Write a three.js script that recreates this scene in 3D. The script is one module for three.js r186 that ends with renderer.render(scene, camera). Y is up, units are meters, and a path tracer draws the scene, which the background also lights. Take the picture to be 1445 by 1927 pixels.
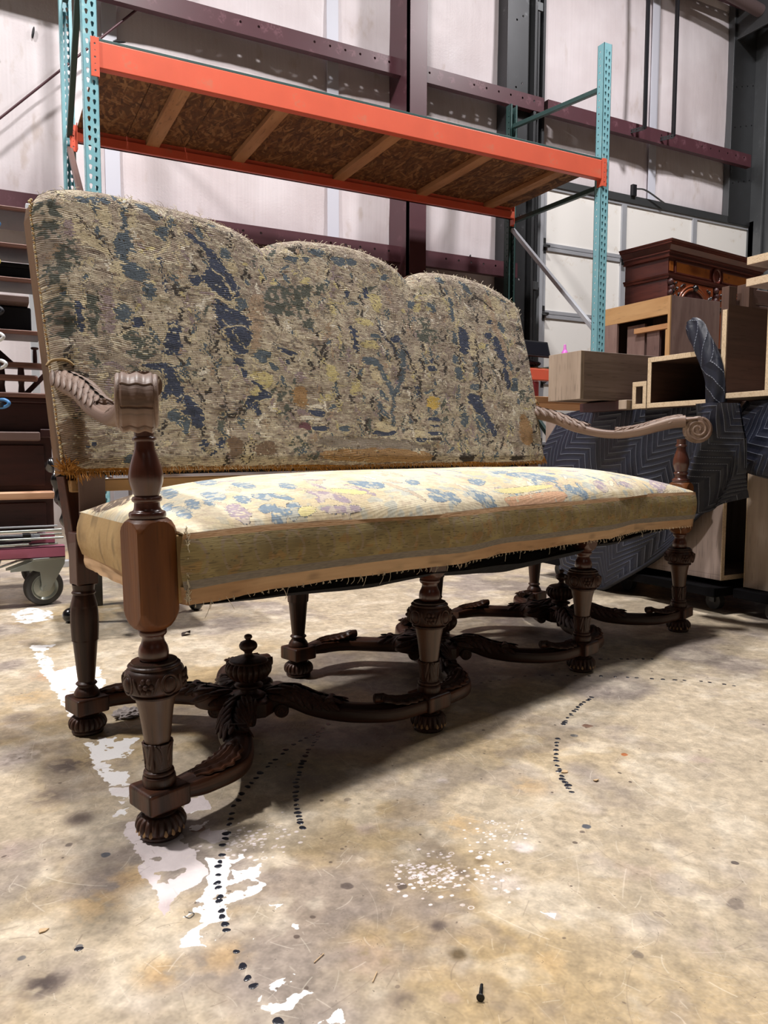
import * as THREE from 'three';
import { mergeGeometries, toCreasedNormals } from 'three/addons/utils/BufferGeometryUtils.js';
import { RoundedBoxGeometry } from 'three/addons/geometries/RoundedBoxGeometry.js';
import { RectAreaLightUniformsLib } from 'three/addons/lights/RectAreaLightUniformsLib.js';

// ---------------------------------------------------------------- camera, lamps, exposure
const scene = new THREE.Scene();
scene.background = new THREE.Color(0x000000);
const camera = new THREE.PerspectiveCamera(68.03, 1445 / 1927, 0.05, 60);
camera.position.set(0, 0.63, 0);
camera.rotation.order = 'YXZ';
camera.rotation.set(-0.0822, -0.483, 0.0019);
const renderer = new THREE.WebGLRenderer({ antialias: true });
renderer.toneMapping = THREE.LinearToneMapping;
renderer.toneMappingExposure = 1.0;
renderer.shadowMap.enabled = true;
RectAreaLightUniformsLib.init();
// high-bay lamps of the hall and a front fill pair: [x, z, luminance, colour, side]
const LAMPS = [
  [0.95, -2.4, 590, 0xfffaf8, 0.45], [-2.85, -3.1, 700, 0xfffaf8, 0.45], [5.6, -3.2, 400, 0xfffafa, 0.45],
  [-2.6, 4.2, 20, 0xfffaf8, 0.45], [3.6, 4.2, 24, 0xfffaf8, 0.45],  // unseen front pair, added as weak fill for the seat front
];
const CEIL = 7.0;

// ---------------------------------------------------------------- helpers
let _s = 12345;
const srand = (n) => { _s = n >>> 0; };
const rnd = () => { _s = (_s + 0x6d2b79f5) | 0; let t = Math.imul(_s ^ (_s >>> 15), 1 | _s); t = (t + Math.imul(t ^ (t >>> 7), 61 | t)) ^ t; return ((t ^ (t >>> 14)) >>> 0) / 4294967296; };
const rr = (a, b) => a + (b - a) * rnd();
const NT = new Float32Array(65536); srand(7); for (let i = 0; i < 65536; i++) NT[i] = rnd();
function vn(x, y) {
  const xi = Math.floor(x), yi = Math.floor(y), fx = x - xi, fy = y - yi, u = fx * fx * (3 - 2 * fx), v = fy * fy * (3 - 2 * fy);
  const a = (xi & 255), b = ((xi + 1) & 255), c = (yi & 255) << 8, d = ((yi + 1) & 255) << 8;
  return (NT[c | a] * (1 - u) + NT[c | b] * u) * (1 - v) + (NT[d | a] * (1 - u) + NT[d | b] * u) * v;
}
function fbm(x, y, o = 4) { let s = 0, a = 0.5, n = 0; for (let i = 0; i < o; i++) { s += a * vn(x, y); n += a; x = x * 2.03 + 17.3; y = y * 2.03 + 9.1; a *= 0.5; } return s / n; }
const clamp = (x, a = 0, b = 1) => Math.min(b, Math.max(a, x));
const sst = (a, b, x) => { const t = clamp((x - a) / (b - a)); return t * t * (3 - 2 * t); };
const mixc = (a, b, t) => [a[0] + (b[0] - a[0]) * t, a[1] + (b[1] - a[1]) * t, a[2] + (b[2] - a[2]) * t];
const hex = (h) => [(h >> 16) & 255, (h >> 8) & 255, h & 255];
function interp(P, x) { // P: [[x, y], ...]
  if (x <= P[0][0]) return P[0][1];
  for (let i = 1; i < P.length; i++) if (x <= P[i][0]) { const t = (x - P[i - 1][0]) / (P[i][0] - P[i - 1][0]); return P[i - 1][1] + (P[i][1] - P[i - 1][1]) * t; }
  return P[P.length - 1][1];
}
function dataTex(w, h, f, srgb, rep = true) {
  const d = new Uint8Array(w * h * 4);
  for (let y = 0; y < h; y++) for (let x = 0; x < w; x++) { const c = f(x, y), o = (y * w + x) * 4; if (c.length) { d[o] = c[0]; d[o + 1] = c[1]; d[o + 2] = c[2]; } else d[o] = d[o + 1] = d[o + 2] = c; d[o + 3] = 255; }
  const t = new THREE.DataTexture(d, w, h, THREE.RGBAFormat);
  t.magFilter = THREE.LinearFilter; t.minFilter = THREE.LinearFilter;
  t.wrapS = t.wrapT = rep ? THREE.RepeatWrapping : THREE.ClampToEdgeWrapping;
  if (srgb) t.colorSpace = THREE.SRGBColorSpace;
  t.needsUpdate = true; return t;
}
// seamless noise: noise blended over the wrap
const per = (f, x, y, w, h) => { const u = x / w, v = y / h; return (f(x, y) * (1 - u) + f(x - w, y) * u) * (1 - v) + (f(x, y - h) * (1 - u) + f(x - w, y - h) * u) * v; };
const M = (o) => new THREE.MeshPhysicalMaterial(o);
const lin = (h) => new THREE.Color(h);
function shadowed(m) { m.castShadow = true; m.receiveShadow = true; return m; }
function mesh(name, geo, mat, parent) { const m = shadowed(new THREE.Mesh(Array.isArray(geo) ? merge(geo) : geo, mat)); m.name = name; if (parent) parent.add(m); return m; }
function clean(g) { g = g.index ? g.toNonIndexed() : g; for (const k of Object.keys(g.attributes)) if (!['position', 'normal', 'uv'].includes(k)) g.deleteAttribute(k); if (!g.attributes.normal) g.computeVertexNormals(); if (!g.attributes.uv) g.setAttribute('uv', new THREE.BufferAttribute(new Float32Array(g.attributes.position.count * 2), 2)); g.morphAttributes = {}; return g; }
function merge(list) { const l = list.flat(9).map(clean); return l.length === 1 ? l[0] : mergeGeometries(l); }
const counts = {};
function numbered(n) { counts[n] = (counts[n] ?? -1) + 1; return counts[n] ? n + '_' + String(counts[n]).padStart(3, '0') : n; }
function group(name, parent) { const g = new THREE.Group(); g.name = name; if (parent) parent.add(g); return g; }
function thing(name, label, category, pos = [0, 0, 0], turn = 0, grp) {
  const g = group(numbered(name), scene); g.position.set(...pos); g.rotation.y = turn; tag(g, label, category, grp); return g;
}
function tag(o, label, category, grp) { o.userData.label = label; o.userData.category = category; if (grp) o.userData.group = grp; return o; }
function structure(o) { o.userData.kind = 'structure'; scene.add(o); return o; }
function move(g, x = 0, y = 0, z = 0) { g.translate(x, y, z); return g; }
// uv in metres from the dominant axis of every face; grain runs along v. swap turns it
function boxUV(g, swap = false, k = 1) {
  g = clean(g); const p = g.attributes.position, n = g.attributes.normal, uv = new Float32Array(p.count * 2), a = new THREE.Vector3(), b = new THREE.Vector3(), c = new THREE.Vector3();
  for (let i = 0; i < p.count; i += 3) {
    a.fromBufferAttribute(p, i); b.fromBufferAttribute(p, i + 1).sub(a); c.fromBufferAttribute(p, i + 2).sub(a); b.cross(c);
    const X = Math.abs(b.x), Y = Math.abs(b.y), Z = Math.abs(b.z);
    for (let j = i; j < i + 3; j++) {
      const x = p.getX(j), y = p.getY(j), z = p.getZ(j);
      let u, v;
      if (Y >= X && Y >= Z) { u = z; v = x; if (swap === 'z') { u = x; v = z; } } else if (X >= Z) { u = z; v = y; if (swap) { u = y; v = z; } } else { u = x; v = y; if (swap) { u = y; v = x; } }
      uv[j * 2] = u * k; uv[j * 2 + 1] = v * k;
    }
  }
  g.setAttribute('uv', new THREE.BufferAttribute(uv, 2)); return g;
}
// a box given by its low and high corners, edges softly rounded
function box(x0, y0, z0, x1, y1, z1, r = 0.003, swap = false) {
  const w = x1 - x0, h = y1 - y0, d = z1 - z0; r = Math.min(r, w / 2.2, h / 2.2, d / 2.2);
  const g = r > 0.0006 ? new RoundedBoxGeometry(w, h, d, 1, r) : new THREE.BoxGeometry(w, h, d);
  return boxUV(move(g, (x0 + x1) / 2, (y0 + y1) / 2, (z0 + z1) / 2), swap);
}
const V = (x, y, z) => new THREE.Vector3(x, y, z);
function bar(a, b, w, h = w, r = 0.002) { // straight bar between two points
  a = V(...a); b = V(...b); const L = a.distanceTo(b);
  const g = new RoundedBoxGeometry(w, h, L, 1, Math.min(r, w / 2.5, h / 2.5)), m = new THREE.Matrix4().lookAt(b, a, Math.abs(b.clone().sub(a).normalize().y) > 0.99 ? V(1, 0, 0) : V(0, 1, 0));
  m.setPosition((a.x + b.x) / 2, (a.y + b.y) / 2, (a.z + b.z) / 2); return clean(g.applyMatrix4(m));
}
function rod(a, b, r, seg = 12) { a = V(...a); b = V(...b); const L = a.distanceTo(b), g = new THREE.CylinderGeometry(r, r, L, seg); g.applyQuaternion(new THREE.Quaternion().setFromUnitVectors(V(0, 1, 0), b.clone().sub(a).normalize())); return clean(move(g, (a.x + b.x) / 2, (a.y + b.y) / 2, (a.z + b.z) / 2)); }
function tube(pts, r, seg = 40, rs = 8, closed = false) { return clean(new THREE.TubeGeometry(new THREE.CatmullRomCurve3(pts.map((p) => V(...p)), closed), seg, r, rs, closed)); }
const creased = (g, a) => { g.scale(1000, 1000, 1000); g = toCreasedNormals(g, a); g.scale(0.001, 0.001, 0.001); return g; }; // its vertex matching works in centimetres
// a turned piece: profile [[radius, height], ...] densified; mod(r, y, theta) shapes the radius
function turned(profile, seg = 48, mod = null, step = 0.004, sharp = 0.7) {
  const P = [];
  for (let i = 0; i < profile.length - 1; i++) { const [r0, y0] = profile[i], [r1, y1] = profile[i + 1], n = Math.max(1, Math.ceil(Math.hypot(r1 - r0, y1 - y0) / step)); for (let k = 0; k < n; k++) P.push([r0 + (r1 - r0) * k / n, y0 + (y1 - y0) * k / n]); }
  P.push(profile[profile.length - 1]);
  const pos = [], uv = [], idx = [];
  for (let j = 0; j < P.length; j++) for (let i = 0; i <= seg; i++) { const th = i / seg * Math.PI * 2, [r, y] = P[j], q = mod ? mod(r, y, th) : r; pos.push(q * Math.cos(th), y, q * Math.sin(th)); uv.push(th * 0.04, y); }
  for (let j = 0; j < P.length - 1; j++) for (let i = 0; i < seg; i++) { const a = j * (seg + 1) + i, b = a + seg + 1; idx.push(a, b, a + 1, b, b + 1, a + 1); }
  let g = new THREE.BufferGeometry(); g.setAttribute('position', new THREE.Float32BufferAttribute(pos, 3)); g.setAttribute('uv', new THREE.Float32BufferAttribute(uv, 2)); g.setIndex(idx);
  return clean(creased(g, sharp));
}
// smooth curve through profile points
function smooth(pts, n = 6) { const c = new THREE.CatmullRomCurve3(pts.map(([r, y]) => V(r, y, 0)), false, 'centripetal'); return c.getPoints(pts.length * n).map((p) => [Math.max(0.0005, p.x), p.y]); }
// sweep: path of points, section(t, theta) -> [across, up]
function sweep(pts, section, seg = 60, rs = 24, up = V(0, 1, 0), cap = true) {
  const c = new THREE.CatmullRomCurve3(pts.map((p) => V(...p)), false, 'centripetal'), pos = [], uv = [], idx = [];
  const L = c.getLength();
  for (let j = 0; j <= seg; j++) {
    const t = j / seg, p = c.getPointAt(t), T = c.getTangentAt(t), S = T.clone().cross(up).normalize(), U = S.clone().cross(T).normalize();
    for (let i = 0; i <= rs; i++) { const th = i / rs * Math.PI * 2, [a, b] = section(t, th); const q = p.clone().addScaledVector(S, a).addScaledVector(U, b); pos.push(q.x, q.y, q.z); uv.push(th * 0.03, t * L); }
  }
  for (let j = 0; j < seg; j++) for (let i = 0; i < rs; i++) { const a = j * (rs + 1) + i, b = a + rs + 1; idx.push(a, a + 1, b, b, a + 1, b + 1); }
  if (cap) for (const j of [0, seg]) { const p = c.getPointAt(j / seg), o = pos.length / 3; pos.push(p.x, p.y, p.z); uv.push(0, 0); for (let i = 0; i < rs; i++) { const a = j * (rs + 1) + i; j ? idx.push(o, a, a + 1) : idx.push(o, a + 1, a); } }
  const g = new THREE.BufferGeometry(); g.setAttribute('position', new THREE.Float32BufferAttribute(pos, 3)); g.setAttribute('uv', new THREE.Float32BufferAttribute(uv, 2)); g.setIndex(idx);
  return clean(creased(g, 0.9));
}
// grid surface f(u, v) -> [x, y, z], uv from g(u, v)
function sheet(nu, nv, f, g, smoothAll = true) {
  const pos = [], uv = [], idx = [];
  for (let j = 0; j <= nv; j++) for (let i = 0; i <= nu; i++) { const u = i / nu, v = j / nv; pos.push(...f(u, v)); uv.push(...(g ? g(u, v) : [u, v])); }
  for (let j = 0; j < nv; j++) for (let i = 0; i < nu; i++) { const a = j * (nu + 1) + i, b = a + nu + 1; idx.push(a, a + 1, b, b, a + 1, b + 1); }
  const q = new THREE.BufferGeometry(); q.setAttribute('position', new THREE.Float32BufferAttribute(pos, 3)); q.setAttribute('uv', new THREE.Float32BufferAttribute(uv, 2)); q.setIndex(idx); q.computeVertexNormals(); return q;
}
function ext(shape, depth, bevel = 0.002, o = {}) { return clean(new THREE.ExtrudeGeometry(shape, { depth, bevelEnabled: bevel > 0, bevelThickness: bevel, bevelSize: bevel, bevelSegments: 2, curveSegments: 10, ...o })); }
function polyShape(p) { const s = new THREE.Shape(); p.forEach(([x, y], i) => (i ? s.lineTo(x, y) : s.moveTo(x, y))); return s; }

// ---------------------------------------------------------------- textures
// wood: 1 m x 1 m, grain along v
function woodTex(c1, c2, c3, o = {}) {
  const { n = 512, freq = 60, wav = 0.5, pores = 0.4, seed = 0, knots = 0.5 } = o;
  const A = hex(c1), B = hex(c2), C = hex(c3);
  return dataTex(n, n, (x, y) => {
    const f = (X, Y) => { const u = X / n, v = Y / n, w = fbm(u * 4 + seed, v * 1.6 + seed, 3) * wav; return 0.55 * fbm((u + w * 0.12) * freq * 0.35 + seed, v * 2.2, 3) + 0.45 * fbm((u + w * 0.05) * freq, v * 4.5 + seed, 3); };
    const t = per(f, x, y, n, n), k = per((X, Y) => fbm(X / n * 5 + 31 + seed, Y / n * 3 + 7, 3), x, y, n, n), p = per((X, Y) => vn(X / n * freq * 5, Y / n * 22 + seed), x, y, n, n);
    let c = mixc(A, B, sst(0.3, 0.7, t)); c = mixc(c, C, sst(0.5, 0.75, k) * knots); const d = 1 - pores * sst(0.62, 0.95, p) * 0.5; return [c[0] * d, c[1] * d, c[2] * d];
  }, true);
}
const bumpNoise = dataTex(256, 256, (x, y) => 255 * per((X, Y) => fbm(X / 8, Y / 8, 4), x, y, 256, 256), false);
const fineRough = dataTex(512, 512, (x, y) => 255 * clamp(0.35 + 0.55 * per((X, Y) => fbm(X / 40, Y / 40, 5), x, y, 512, 512)), false);
const rep = (t, a, b = a) => { const c = t.clone(); c.repeat.set(a, b); c.needsUpdate = true; return c; };
const grainBump = dataTex(512, 512, (x, y) => 255 * per((X, Y) => 0.5 * fbm(X / 3, Y / 60, 3) + 0.5 * vn(X / 1.6, Y / 30), x, y, 512, 512), false);

const T_carved = woodTex(0x2c1a13, 0x54311f, 0x1c110d, { freq: 80, seed: 3 });
const mCarved = M({ map: T_carved, roughness: 0.45, specularIntensity: 0.6, bumpMap: rep(grainBump, 2), bumpScale: 0.0006, clearcoat: 0.18, clearcoatRoughness: 0.3 });
const mPost = M({ map: woodTex(0x583013, 0x824e20, 0x2a160a, { freq: 50, wav: 1.2, seed: 9, knots: 0.9 }), roughness: 0.5, specularIntensity: 0.6, bumpMap: rep(grainBump, 2), bumpScale: 0.0005, clearcoat: 0.1, clearcoatRoughness: 0.3 });
const mBaluster = M({ map: woodTex(0x45231a, 0x5a3222, 0x321a13, { freq: 60, seed: 4 }), roughness: 0.3, clearcoat: 0.5, clearcoatRoughness: 0.2 });
const mArm = M({ map: woodTex(0x7a6152, 0x9a8474, 0x5c4438, { freq: 60, seed: 14 }), roughness: 0.5, bumpMap: rep(grainBump, 2), bumpScale: 0.0006, clearcoat: 0.15, clearcoatRoughness: 0.35 });
const mMahog = M({ map: woodTex(0x3a1d1c, 0x4b2725, 0x2a1414, { freq: 40, seed: 5 }), roughness: 0.45 });
const mMahogPale = M({ map: woodTex(0x7a5348, 0x8d6455, 0x6b453b, { freq: 40, seed: 6 }), roughness: 0.45 });
const mMauve = M({ map: woodTex(0x6d5650, 0x7d6660, 0x5c4743, { freq: 40, seed: 16 }), roughness: 0.5 });
const mPeach = M({ map: woodTex(0xd8a684, 0xe2b996, 0xc6906d, { freq: 40, seed: 8 }), roughness: 0.5 });
const mArmoire = M({ map: woodTex(0x55271f, 0x6e382c, 0x3d1b17, { freq: 40, seed: 21 }), roughness: 0.3, clearcoat: 0.6, clearcoatRoughness: 0.25 });
const mBurl = M({ map: woodTex(0xb0622a, 0xc97d3a, 0x6a3216, { freq: 9, wav: 3, seed: 25, knots: 0.9 }), roughness: 0.3, clearcoat: 0.5 });
const mCarvedRed = M({ map: woodTex(0x6a3018, 0x8a4826, 0x4a2012, { freq: 30, seed: 27 }), roughness: 0.35, clearcoat: 0.4 });
const mOak = M({ map: woodTex(0x755e58, 0x8f7870, 0x5c4743, { freq: 45, wav: 3, seed: 31 }), roughness: 0.55 });
const mOakPale = M({ map: woodTex(0xb28a5c, 0xc39d6e, 0x9c7749, { freq: 40, seed: 33 }), roughness: 0.55 });
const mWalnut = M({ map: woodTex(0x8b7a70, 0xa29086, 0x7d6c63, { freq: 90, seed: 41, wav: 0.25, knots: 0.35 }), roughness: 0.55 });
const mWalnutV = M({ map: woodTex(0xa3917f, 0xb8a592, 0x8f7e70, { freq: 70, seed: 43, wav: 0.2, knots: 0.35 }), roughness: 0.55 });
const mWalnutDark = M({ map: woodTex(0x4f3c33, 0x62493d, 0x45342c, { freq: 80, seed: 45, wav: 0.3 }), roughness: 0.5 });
const mParticle = M({ map: dataTex(512, 512, (x, y) => { const f = per((X, Y) => fbm(X / 14, Y / 5, 3), x, y, 512, 512), g = vn(x / 2.2, y / 1.6); return mixc(hex(0xd9c3a4), hex(0xb59a78), sst(0.45, 0.7, f) * 0.6 + (g > 0.86 ? 0.5 : 0)); }, true), roughness: 0.85 });
mParticle.map.repeat.set(5, 5);
const mOSB = M({ color: lin(0xccc2ba), map: (() => { // strand board
  const c = document.createElement('canvas'); c.width = c.height = 1024; const g = c.getContext('2d'); g.fillStyle = '#7a5836'; g.fillRect(0, 0, 1024, 1024); srand(77);
  const cols = ['#a87a48', '#8c6035', '#6e4726', '#b98c5a', '#7d552f', '#5c3b20', '#c29a68', '#94683c'];
  for (let i = 0; i < 5200; i++) { const x = rr(0, 1024), y = rr(0, 1024), a = rr(-0.5, 0.5) + (rnd() < 0.15 ? 1.2 : 0), l = rr(20, 85), w = rr(4, 16); g.fillStyle = cols[(rnd() * 8) | 0]; g.globalAlpha = rr(0.5, 0.95);
    for (const dx of [0, 1024, -1024]) for (const dy of [0, 1024, -1024]) { if (Math.abs(x + dx - 512) > 620 || Math.abs(y + dy - 512) > 620) continue; g.save(); g.translate(x + dx, y + dy); g.rotate(a); g.beginPath(); g.moveTo(-l / 2, 0); g.lineTo(-l / 3, -w / 2); g.lineTo(l / 2.4, -w / 2.5); g.lineTo(l / 2, w / 4); g.lineTo(-l / 4, w / 2); g.fill(); g.restore(); } }
  const t = new THREE.CanvasTexture(c); t.wrapS = t.wrapT = THREE.RepeatWrapping; t.colorSpace = THREE.SRGBColorSpace; t.magFilter = THREE.LinearFilter; return t; })(), roughness: 0.8 });
mOSB.map.repeat.set(0.55, 0.55);
const mPine = M({ map: woodTex(0xa8794f, 0xbd9066, 0x8f623c, { freq: 30, seed: 51, knots: 0.7 }), roughness: 0.7 });
// painted steel with scuffs
function paint(c, o = {}) { const A = hex(c), B = hex(o.worn ?? c); return M({ map: dataTex(256, 256, (x, y) => { const f = per((X, Y) => fbm(X / 30 + (o.seed ?? 0), Y / 30, 5), x, y, 256, 256), s = per((X, Y) => vn(X / 3, Y / 3), x, y, 256, 256); const q = mixc(A, B, sst(0.62, 0.72, f) * sst(0.3, 0.7, s)); const k = 0.94 + 0.1 * f; return [q[0] * k, q[1] * k, q[2] * k]; }, true), roughness: o.rough ?? 0.45, metalness: o.metal ?? 0 }); }
const mTeal = paint(0x7fb4be, { worn: 0x9cc4c8, rough: 0.4, seed: 2 });
const mTealDark = paint(0x33504e, { worn: 0x46605c, rough: 0.45, seed: 5 });
const mOrange = paint(0xd8634a, { worn: 0xc87058, rough: 0.38, seed: 3 });
const mMaroon = paint(0x55353c, { worn: 0x6a4850, rough: 0.4, seed: 8 });
const mGalv = paint(0x6d7072, { worn: 0x8a8e90, rough: 0.42, metal: 0.75, seed: 12 });
const mGalvDark = paint(0x4a4b4d, { worn: 0x5f6163, rough: 0.45, metal: 0.7, seed: 14 });
const mGreyMetal = paint(0xb9bcc2, { rough: 0.4, metal: 0.3, seed: 16 });
const mZinc = paint(0xaab0aa, { worn: 0xc4c8c2, rough: 0.35, metal: 0.7, seed: 18 });
const mBlack = M({ color: lin(0x15151a), roughness: 0.5 });
const mBlackWood = M({ color: lin(0x0c0c10), roughness: 0.25, clearcoat: 0.6, clearcoatRoughness: 0.2 });
const mRubber = M({ color: lin(0x3c3b3a), roughness: 0.6 });
const mPink = paint(0xb0637c, { worn: 0x8a4a60, rough: 0.4, seed: 20 });
const mWhitePl = M({ color: lin(0xdfe3e6), roughness: 0.4 });
const mNavy = M({ color: lin(0x10131f), roughness: 0.6 });

// ---------------------------------------------------------------- floor
const COL = { w: 0xf3f1ee, g: 0xc6b9b6, r: 0x6f4534, k: 0x4e4441, n: 0x4a505c, l: 0xd6cac4, m: 0xa08c86, y: 0xc09860, b: 0x6e5e46, o: 0xb86a3e };
const FLOOR_PAINT = [
['w',0,[74,-3197,134,-3298,205,-3205,207,-3025,93,-2987]],
['w',0,[103,-2648,181,-2631,133,-2539,159,-2445,160,-2308,224,-2348,268,-2294,264,-2050,232,-2052,202,-2133,199,-1989,168,-2051,175,-1874,153,-1885]],
['w',0,[162,-1698,197,-1721,268,-1677,241,-1578,200,-1584,198,-1528,225,-1513,222,-1461,224,-1385,193,-1366,188,-1428,170,-1542]],
['w',0,[286,-1302,323,-1299,322,-1277,299,-1278]],
['w',0,[314,-1213,335,-1207,329,-1142,322,-1161,302,-1184]],
['w',0,[279,-1129,296,-1113,333,-1113,338,-1101,306,-1092,291,-1052,331,-1039,341,-1003,301,-994,277,-992,267,-944,234,-913,204,-928,216,-952,238,-970,217,-999,249,-1028,265,-1073]],
['w',0,[298,-816,307,-804,305,-778,284,-771,266,-765,259,-780,251,-796,266,-800,277,-814]],
['w',0,[320,-739,332,-737,328,-715,300,-730]],
['w',0,[333,-963,347,-956,335,-946]],
['w',0,[338,-913,351,-907,341,-893]],
['w',0,[300,-1071,357,-1066,343,-1032,306,-1036]],
['w',0,[287,-903,293,-896,285,-889]],
['w',0,[655,-779,672,-766,658,-760]],
['w',0,[182,-1343,204,-1349,196,-1327,182,-1325]],
['w',0,[272,-1223,308,-1241,297,-1216]],
['g',0,[184,-1295,205,-1295,204,-1241,254,-1219,263,-1158,263,-1074,220,-1044,201,-1002,187,-1198]],
['g',0,[315,-1217,335,-1211,329,-1142,316,-1158,290,-1190]],
['g',0,[287,-1329,328,-1340,326,-1277,286,-1284]],
['r',0,[250,-1183,274,-1193,291,-1177,280,-1164,257,-1158]]];
const STAINS = [['k',40,-937,33,55],['k',442,-953,10,60],['k',511,-916,10,70],['k',510,-815,15,45],['n',871,-927,10,85],['k',994,-736,6,80],['b',502,-755,15,70],['b',652,-920,15,40],['l',661,-762,12,45],['l',734,-921,23,60],['l',751,-1186,15,45],['k',852,-917,5,60],['k',52,-1936,48,30],['k',126,-1593,62,45],['k',78,-1460,47,35],['k',120,-1348,31,45],['l',43,-1695,53,30],['n',144,-1205,8,75],['k',96,-1263,6,55],['n',83,-990,5,60],['n',18,-999,5,50],['r',289,-1220,13,60],['k',557,-1200,7,30],['k',904,-665,14,35],['k',790,-698,9,30],['k',702,-651,7,35],['k',610,-909,15,25],['m',540,-1089,25,30],['o',1152,-1120,8,85],['r',1198,-1281,13,60],['n',1133,-1249,9,60],['l',643,-860,45,35],['m',398,-804,45,28],['y',163,-893,37,30],['k',504,-1314,49,22],['y',885,-1090,48,22],['y',691,-1031,52,25],['y',170,-1122,45,30],['y',113,-1077,50,25],['y',240,-886,38,25],['m',844,-787,46,18],['m',792,-622,39,18],['k',403,-718,23,30],['m',12,-1288,48,25],['m',452,-693,17,25],['y',592,-692,32,15],['o',146,-2269,72,18],['y',83,-2094,79,22],['k',726,-1439,68,25],['m',1271,-1028,31,30]];
function floorTile(x0, z0, x1, z1, W, H, paintIt) {
  let mask = null, msk2 = null;
  if (paintIt) {
    const mk = (keys) => { const c = document.createElement('canvas'); c.width = W; c.height = H; const g = c.getContext('2d'); g.fillStyle = '#000'; g.fillRect(0, 0, W, H); g.fillStyle = '#fff';
      for (const [k, , p] of FLOOR_PAINT) { if (!keys.includes(k)) continue; g.beginPath(); for (let i = 0; i < p.length; i += 2) { const X = (p[i] / 1000 - x0) / (x1 - x0) * W, Y = (p[i + 1] / 1000 - z0) / (z1 - z0) * H; i ? g.lineTo(X, Y) : g.moveTo(X, Y); } g.fill(); }
      return g.getImageData(0, 0, W, H).data; };
    mask = mk('w'); msk2 = mk('g'); 
  }
  const A = hex(0xbfb098), B = hex(0xb3986a), C = hex(0x968b85), D = hex(0xd2c7b4), Wc = hex(0xf8f6f4), G = hex(0xe0d5d4);
  const st = STAINS.filter(([, x, z, r]) => x / 1000 + r / 1000 > x0 && x / 1000 - r / 1000 < x1 && z / 1000 + r / 1000 > z0 && z / 1000 - r / 1000 < z1).map(([k, x, z, r, a]) => [hex(COL[k]), x / 1000, z / 1000, r / 1000, a / 100]);
  const d = new Uint8Array(W * H * 4), cv = document.createElement('canvas');
  for (let j = 0; j < H; j++) for (let i = 0; i < W; i++) {
    const x = x0 + (i + 0.5) / W * (x1 - x0), z = z0 + (j + 0.5) / H * (z1 - z0);
    const f1 = fbm(x * 2.2 + 40, z * 2.2 + 40, 5), f2 = fbm(x * 4.1 + 11, z * 4.1 + 3, 5), f3 = fbm(x * 16 + 5, z * 16 + 8, 4), f4 = vn(x * 330, z * 330), f5 = fbm(x * 70, z * 70, 3), f6 = fbm(x * 9 + 60, z * 9 + 80, 4);
    const left = clamp(1.15 - x * 0.55 - f1 * 0.4);
    let c = mixc(A, B, sst(0.42, 0.68, f1) * left + 0.25 * sst(0.5, 0.7, f6) * left); c = mixc(c, C, sst(0.5, 0.7, f2) * 0.75); c = mixc(c, D, sst(0.5, 0.75, f3) * 0.55); c = mixc(c, C, sst(0.62, 0.75, f6) * 0.35);
    let k = 0.83 + 0.27 * f5 + 0.1 * (f4 - 0.5) + 0.12 * (f3 - 0.5); if (f4 > 0.965) k *= 0.7;
    for (const [sc, sx, sz, sr, sa] of st) { const dx = x - sx, dz = z - sz, dd = Math.sqrt(dx * dx + dz * dz) / sr; if (dd < 1.35) { const e = sr > 0.014 ? sst(1.3, 0.1, dd) * sst(0.36, 0.62, 0.45 * f3 + 0.55 * f5 + 0.16 * (1 - dd)) * 1.7 : sst(1.0, 0.75, dd + (f5 - 0.5) * 0.9); c = mixc(c, sc, clamp(e * sa)); } }
    if (mask) {
      const jx = clamp(Math.round(i + (f5 - 0.5) * 0.018 / (x1 - x0) * W + (f3 - 0.5) * 0.03 / (x1 - x0) * W), 0, W - 1), jy = clamp(Math.round(j + (fbm(x * 60 + 9, z * 60 + 4, 3) - 0.5) * 0.02 / (z1 - z0) * H), 0, H - 1), q = (jy * W + jx) * 4;
      const chip = fbm(x * 38 + 3, z * 38, 4) > 0.665;
      if (msk2[q] > 127 && !chip) { c = mixc(G, hex(0x9c8886), sst(0.5, 0.75, f6) * 0.6 * sst(0.35, 0.6, f5)); k = 0.95 + 0.08 * f5; } else if (mask[q] > 127 && !chip) { c = mixc(Wc, G, sst(0.55, 0.8, f3) * 0.5); k = 1; }
    }
    const o = (j * W + i) * 4; d[o] = Math.min(255, c[0] * k); d[o + 1] = Math.min(255, c[1] * k); d[o + 2] = Math.min(255, c[2] * k); d[o + 3] = 255;
  }
  cv.width = W; cv.height = H; const g = cv.getContext('2d'); g.putImageData(new ImageData(new Uint8ClampedArray(d.buffer), W, H), 0, 0);
  // fine scratches and spatters
  srand(Math.round(x0 * 100 + z0 * 10 + 1000)); const px = W / (x1 - x0), py = H / (z1 - z0), area = (x1 - x0) * (z1 - z0);
  for (let i = 0; i < area * 1300; i++) { const x = rr(0, W), y = rr(0, H), a = rr(0, 6.28), l = rr(0.005, rnd() < 0.1 ? 0.12 : 0.04) * px, b = rr(-0.4, 0.4); g.strokeStyle = rnd() < 0.65 ? 'rgba(240,232,215,' + rr(0.08, 0.38) + ')' : 'rgba(95,80,70,' + rr(0.08, 0.3) + ')'; g.lineWidth = rr(0.5, 1.6) * px / 900; g.beginPath(); g.moveTo(x, y); g.quadraticCurveTo(x + Math.cos(a) * l * 0.5 + b * l * 0.3, y + Math.sin(a) * l * 0.5, x + Math.cos(a + b) * l, y + Math.sin(a + b) * l); g.stroke(); }
  for (let i = 0; i < area * 60; i++) { const x = rr(0, W), y = rr(0, H), r = rr(0.0012, 0.0045) * px; g.fillStyle = 'rgba(70,58,52,' + rr(0.3, 0.8) + ')'; g.beginPath(); g.ellipse(x, y, r, r * rr(0.5, 1), rr(0, 3), 0, 7); g.fill(); }
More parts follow.
